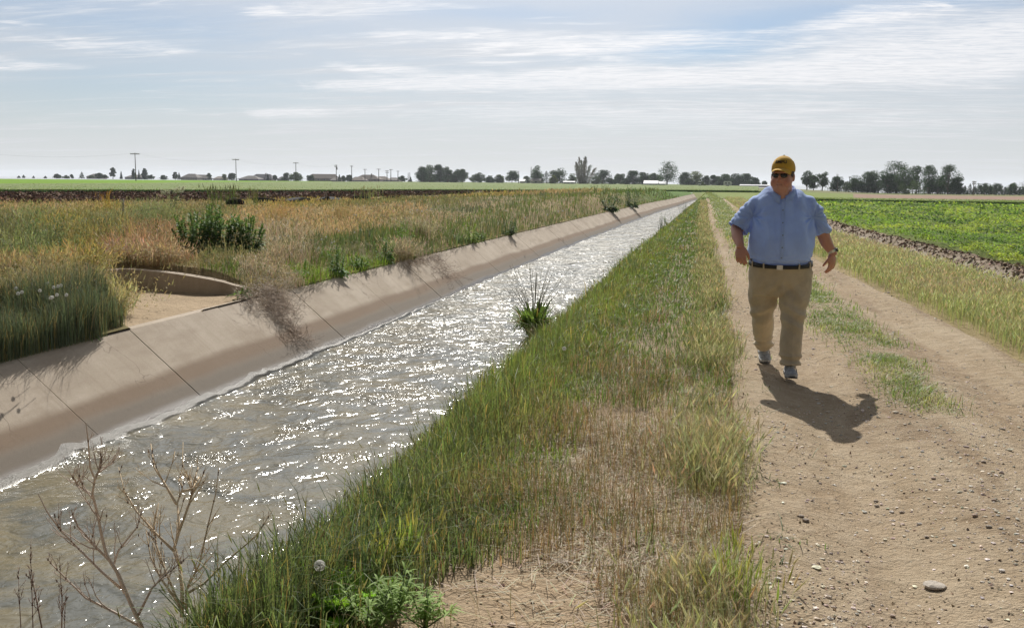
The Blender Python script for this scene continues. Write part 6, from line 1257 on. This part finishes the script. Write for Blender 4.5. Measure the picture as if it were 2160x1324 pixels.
# white seed puffs
M_PUFF = leafy('seed_puff', .5, .8, .1, (1, 1, 1))
def puff_mesh(seed):
    b = MB(); r = np.random.RandomState(seed); n = 130; d = r.randn(n, 3); d /= np.linalg.norm(d, axis=1)[:, None]; P = d*.016
    s = np.cross(d, r.randn(n, 3)); s /= np.linalg.norm(s, axis=1)[:, None]; q = np.cross(d, s); V = np.stack([P+s*.004, P+q*.004, P-s*.004, P-q*.004], 1)+0
    b.add(V.reshape(-1, 3), np.arange(n)[:, None]*4+np.arange(4), (.72, .71, .67)); V, F = tube_vf([(0, 0, -.005), (0, 0, .005)], .006, 6); b.add(V, F, (.25, .2, .12)); return b
pm = puff_mesh(1).build('seed_head', M_PUFF); stm = MB(); V, F = tube_vf([(0, 0, -.22), (.004, 0, -.1), (0, 0, 0)], [.0022, .002, .0018], 5); stm.add(V, F, (.22, .24, .11)); stm = stm.build('stem', M_TWIG)
def dandelion(loc, scale, label, group=None, first=[True]):
    r = tag(empty('dandelion', loc), label, 'flower', group)
    for o in (pm, stm):
        c = o if first[0] else o.copy()
        if not first[0]: COL.objects.link(c)
        c.parent = r
    first[0] = False; r.scale = (scale,)*3; return r
p = gy(674, 1192, 3.25); dandelion(p, 1.25, 'large white dandelion clock in the foreground grass')
PUFF = {'white seed puffs at the left above the blue green grass': [(22, 600), (33, 608), (67, 599), (46, 616), (38, 619), (84, 613), (97, 599), (100, 597), (113, 606), (122, 604), (128, 602), (120, 622), (107, 628), (110, 627), (140, 622)],
        'white seed puffs among the green and straw weeds': [(678, 505), (590, 500), (600, 497), (607, 498), (672, 523), (705, 510), (748, 490), (715, 487), (710, 483), (747, 453), (751, 454), (560, 497), (700, 512), (576, 505), (644, 497), (688, 500)],
        'white seed puffs on the dark grass farther along the bank': [(865, 447), (870, 450), (880, 443), (890, 446), (900, 443), (910, 441), (918, 442), (925, 447), (966, 427), (970, 431), (1020, 420), (1030, 424), (1026, 418), (1040, 431), (1045, 425), (1033, 446), (1060, 432), (1067, 445), (1088, 422), (1105, 436), (1108, 459), (1155, 453), (1178, 446), (1187, 445)],
        'white flower on the near bank grass': [(1447, 467), (1441, 518), (1483, 437), (1190, 735)]}
for gi, (lb, lst) in enumerate(PUFF.items()):
    for (px, py) in lst:
        q = gz(px, py, .42 if gi < 3 else .25); sc = max(1.0, q[1]*.055) if gi else 1.1
        dandelion(q, min(sc, 2.6), lb, lb)
# bare stems poking up over the lining shadow
# ------------------------------------------------------------------ inlet wall
W_ = MB(); base = [(527, 628), (505, 622), (470, 622), (440, 621), (400, 618), (360, 614), (325, 611), (290, 608), (262, 606), (235, 610)]; tops_ = [(527, 619), (505, 606), (470, 596), (440, 590), (400, 583), (360, 577), (325, 573), (290, 570), (262, 568), (235, 570)]
P0 = [gz(a, b, ZT-.03) for a, b in base]; ring = []
n_ = 40; s_i = np.linspace(0, len(P0)-1, n_); P0 = np.array(P0); P0 = np.stack([np.interp(s_i, range(len(P0)), P0[:, k]) for k in range(3)], 1); T0 = np.array(tops_, float); T0 = np.stack([np.interp(s_i, range(len(T0)), T0[:, k]) for k in range(2)], 1)
tg = np.gradient(P0[:, :2], axis=0); tg /= np.linalg.norm(tg, axis=1)[:, None]; nrm = np.stack([tg[:, 1], -tg[:, 0]], 1)
nrm *= np.where((nrm[:, 1] > 0), 1, -1)[:, None]
rows = []
for i in range(n_):
    zt = gy(T0[i][0], T0[i][1], P0[i][1])[2]; b0 = P0[i]; ex = nrm[i]*.13; bat = nrm[i]*.04
    rows.append([(b0[0], b0[1], ZT-.25), (b0[0]+bat[0], b0[1]+bat[1], zt), (b0[0]+bat[0]+ex[0], b0[1]+bat[1]+ex[1], zt+.008), (b0[0]+ex[0]*1.3, b0[1]+ex[1]*1.3, ZT-.25)])
rows = np.array(rows); W_.add(rows.reshape(-1, 3), [grid_faces(n_, 4), np.array([[0, 1, 2, 3], [n_*4-1, n_*4-2, n_*4-3, n_*4-4]])])
tag(W_.build('inlet_wall', M_CONC, smooth=False, col=False), 'curved concrete wing wall behind the silted inlet on the far bank', 'concrete wall')
# ------------------------------------------------------------------ silt fence and debris
M_SILT = simple('black_fabric', (.018, .018, .022), .8, 3, .3); M_WOOD = simple('grey_wood', (.30, .26, .22), .9, 9, .25)
def silt(label, pts, h, posts):
    P = np.array([gz(px, py, .05) for px, py in pts]); n = 60; t = np.linspace(0, len(P)-1, n); Q = np.stack([np.interp(t, range(len(P)), P[:, k]) for k in range(3)], 1); root = tag(empty('silt_fence', Q[0]), label, 'fence'); b = MB()
    hh = h*(.55+.45*np.abs(np.sin(t*2.3+1)))+.05*n2(t, t*0, 2.0, 3); wv = .15*n2(t, t*0+4, 1.5, 3, 2); lo = Q-Q[0]; lo[:, 1] += wv; hi = lo+np.stack([0*hh, .1*np.sin(t*3), hh], 1); b.add(np.stack([lo, hi, hi+np.array([0, .02, 0]), lo+np.array([0, .02, 0])], 1).reshape(-1, 3), grid_faces(n, 4, True))
    b.build('fabric', M_SILT, root, col=False)
    for q in posts: i = int(q*(n-1)); b = MB(); V, F = box_vf(lo[i, 0]-.03, lo[i, 0]+.03, lo[i, 1]-.08, lo[i, 1]-.03, -.1, h*1.55); b.add(V, F); b.build('post', M_WOOD, root, smooth=False, col=False)
silt('sagging black silt fence behind the orange weeds', [(535, 432), (600, 432), (650, 430), (690, 429), (745, 426), (790, 427), (850, 427), (900, 424), (950, 420)], .42, [.08, .38, .52, .8])
silt('short black fabric scrap beyond the main silt fence', [(985, 412), (1000, 413), (1020, 410)], .40, [.1])
root = tag(empty('wood_debris', at_left(497, 442)), 'weathered board lying on a black bundle among the weeds', 'debris'); b = MB(); V, F = box_vf(-.55, .55, -.12, .12, .42, .48); V = V@np.array(Matrix.Rotation(.08, 3, 'Y')); b.add(V, F); b.build('board', M_WOOD, root, smooth=False, col=False)
b = MB(); V, F = tube_vf([(-.5, .1, .30), (-.1, .12, .36), (.35, .1, .28)], [.12, .16, .1], 9); b.add(V, F); b.build('bundle', M_SILT, root, col=False)
root = tag(empty('fence_post', at_left(260, 458)), 'grey weathered post stub standing in the left weeds', 'post'); b = MB(); V, F = tube_vf([(0, 0, 0), (.01, 0, .62)], [.05, .045], 8); b.add(V, F); b.build('post', M_WOOD, root, col=False)
root = tag(empty('fence_rail', at_left(305, 478)), 'pale broken stick lying on the left weeds', 'stick'); b = MB(); V, F = tube_vf([(-.5, 0, .40), (0, .03, .46), (.5, 0, .52)], [.02, .022, .015], 6); b.add(V, F); b.build('stick', M_WOOD, root, col=False)
# ------------------------------------------------------------------ single stones
def stone(name, label, px, py, size, col, seed, flat=.5, group=None):
    p = gz(px, py, 0); b = MB(); r = np.random.RandomState(seed); nu, nv = 14, 9; u = np.linspace(0, 2*np.pi, nu, endpoint=False); v = np.linspace(.02, np.pi-.02, nv); U, V_ = np.meshgrid(u, v); X = np.stack([np.cos(U)*np.sin(V_), np.sin(U)*np.sin(V_), np.cos(V_)*flat], -1).reshape(-1, 3)
    X *= (1+.32*fbm(X*1.7+seed, 3)+.12*fbm(X*6+seed, 2))[:, None]*np.array([1, .75+.2*r.rand(), 1]); b.add(X*size*.28, grid_faces(nv, nu, True), col)
    o = b.build(name, M_ROCK, smooth=False); x, y = p[0], p[1]; on = ROADL(y) < x < ROADR(y); o.location = (x, y, (float(zroad(np.array([x]), np.array([y]))[0]) if on else zr_(x, y))+size*flat*.22); tag(o, label, 'stone' if name == 'stone' else 'clod', group)
stone('dirt_clod', 'large crumbly grey clod low in the right wheel track', 1972, 1224, .16, (.46, .41, .35), 2, .26)
for k, (px, py, s, lb) in enumerate([(1848, 1045, .045, 'pale grey stone directly above a darker one on the road'), (1850, 1054, .045, 'darker stone just below the pale grey one on the road'), (2095, 1071, .045, 'round brown stone at the right part of the road'), (1690, 1088, .05, 'dark clod at the left side of the road'),
        (1700, 1096, .06, 'flat tan stone below the dark clod at the left side of the road'), (1882, 1067, .045, 'left stone of a flat pale pair'), (1903, 1068, .045, 'right stone of a flat pale pair'), (2055, 1103, .05, 'grey brown stone right of centre on the road'), (1955, 1125, .04, 'small dark stone above the big clod'),
        (2130, 1175, .04, 'dark stone near the right picture edge'), (2112, 1216, .045, 'pale stone right of the big clod'), (1880, 1309, .05, 'dark rounded stone at the bottom of the road'), (1884, 1278, .04, 'grey stone just above the bottom rounded stone'), (2085, 1125, .05, 'light grey stone right of the middle of the road'),
        (1080, 1316, .055, 'half buried pinkish stone in the bare dirt patch'), (1640, 1228, .05, 'pale stone at the grass edge by the road'), (2073, 992, .05, 'greyish stone in the right track'), (1968, 1018, .045, 'small clod in the road centre')]):
    stone('stone', lb, px, py, s, [(.62, .57, .52), (.34, .28, .23), (.40, .31, .25), (.30, .26, .22), (.58, .47, .36)][k % 5] if 'dark' not in lb else (.33, .275, .225), 20+k, .5)
# white scraps on the road
for px, py, lb in [(1759, 1032, 'bone white curved scrap lying on the road'), (1659, 1146, 'small white splinter at the grass edge of the road'), (1908, 636, 'white scrap on the right wheel track verge')]:
    p = gz(px, py, 0); b = MB(); V, F = tube_vf([(-.012, .012, .006), (0, .002, .012), (.012, -.014, .006)], [.003, .006, .003], 6, .5); b.add(V, F, (.75, .72, .66)); o = b.build('scrap', M_TWIG); o.location = (p[0], p[1], .015); tag(o, lb, 'litter')
p = gz(248, 611, -.18); b = MB(); V, F = box_vf(-.06, .06, -.03, .03, 0, .03); b.add(V+np.random.RandomState(3).randn(8, 3)*.01, F, (.75, .75, .78)); o = b.build('scrap', M_TWIG, smooth=False); o.location = (p[0], p[1], -.18); tag(o, 'white crumpled scrap beside the inlet wall', 'litter')
# ------------------------------------------------------------------ haze
hb = MB(); V, F = box_vf(-4600, 4600, -400, 4600, -3.2, 26); hb.add(V, F)
m, t, out = mat('haze_air'); pv = t.new('ShaderNodeVolumePrincipled'); pv.inputs['Color'].default_value = (.86, .92, 1.0, 1); pv.inputs['Density'].default_value = .00013; pv.inputs['Anisotropy'].default_value = .35
t.l.new(pv.outputs[0], out.inputs['Volume'])
hz_o = tag(hb.build('haze', m, smooth=False, col=False), kind='stuff'); hz_o['label'] = 'thin pale haze over the fields'; hz_o['category'] = 'haze'
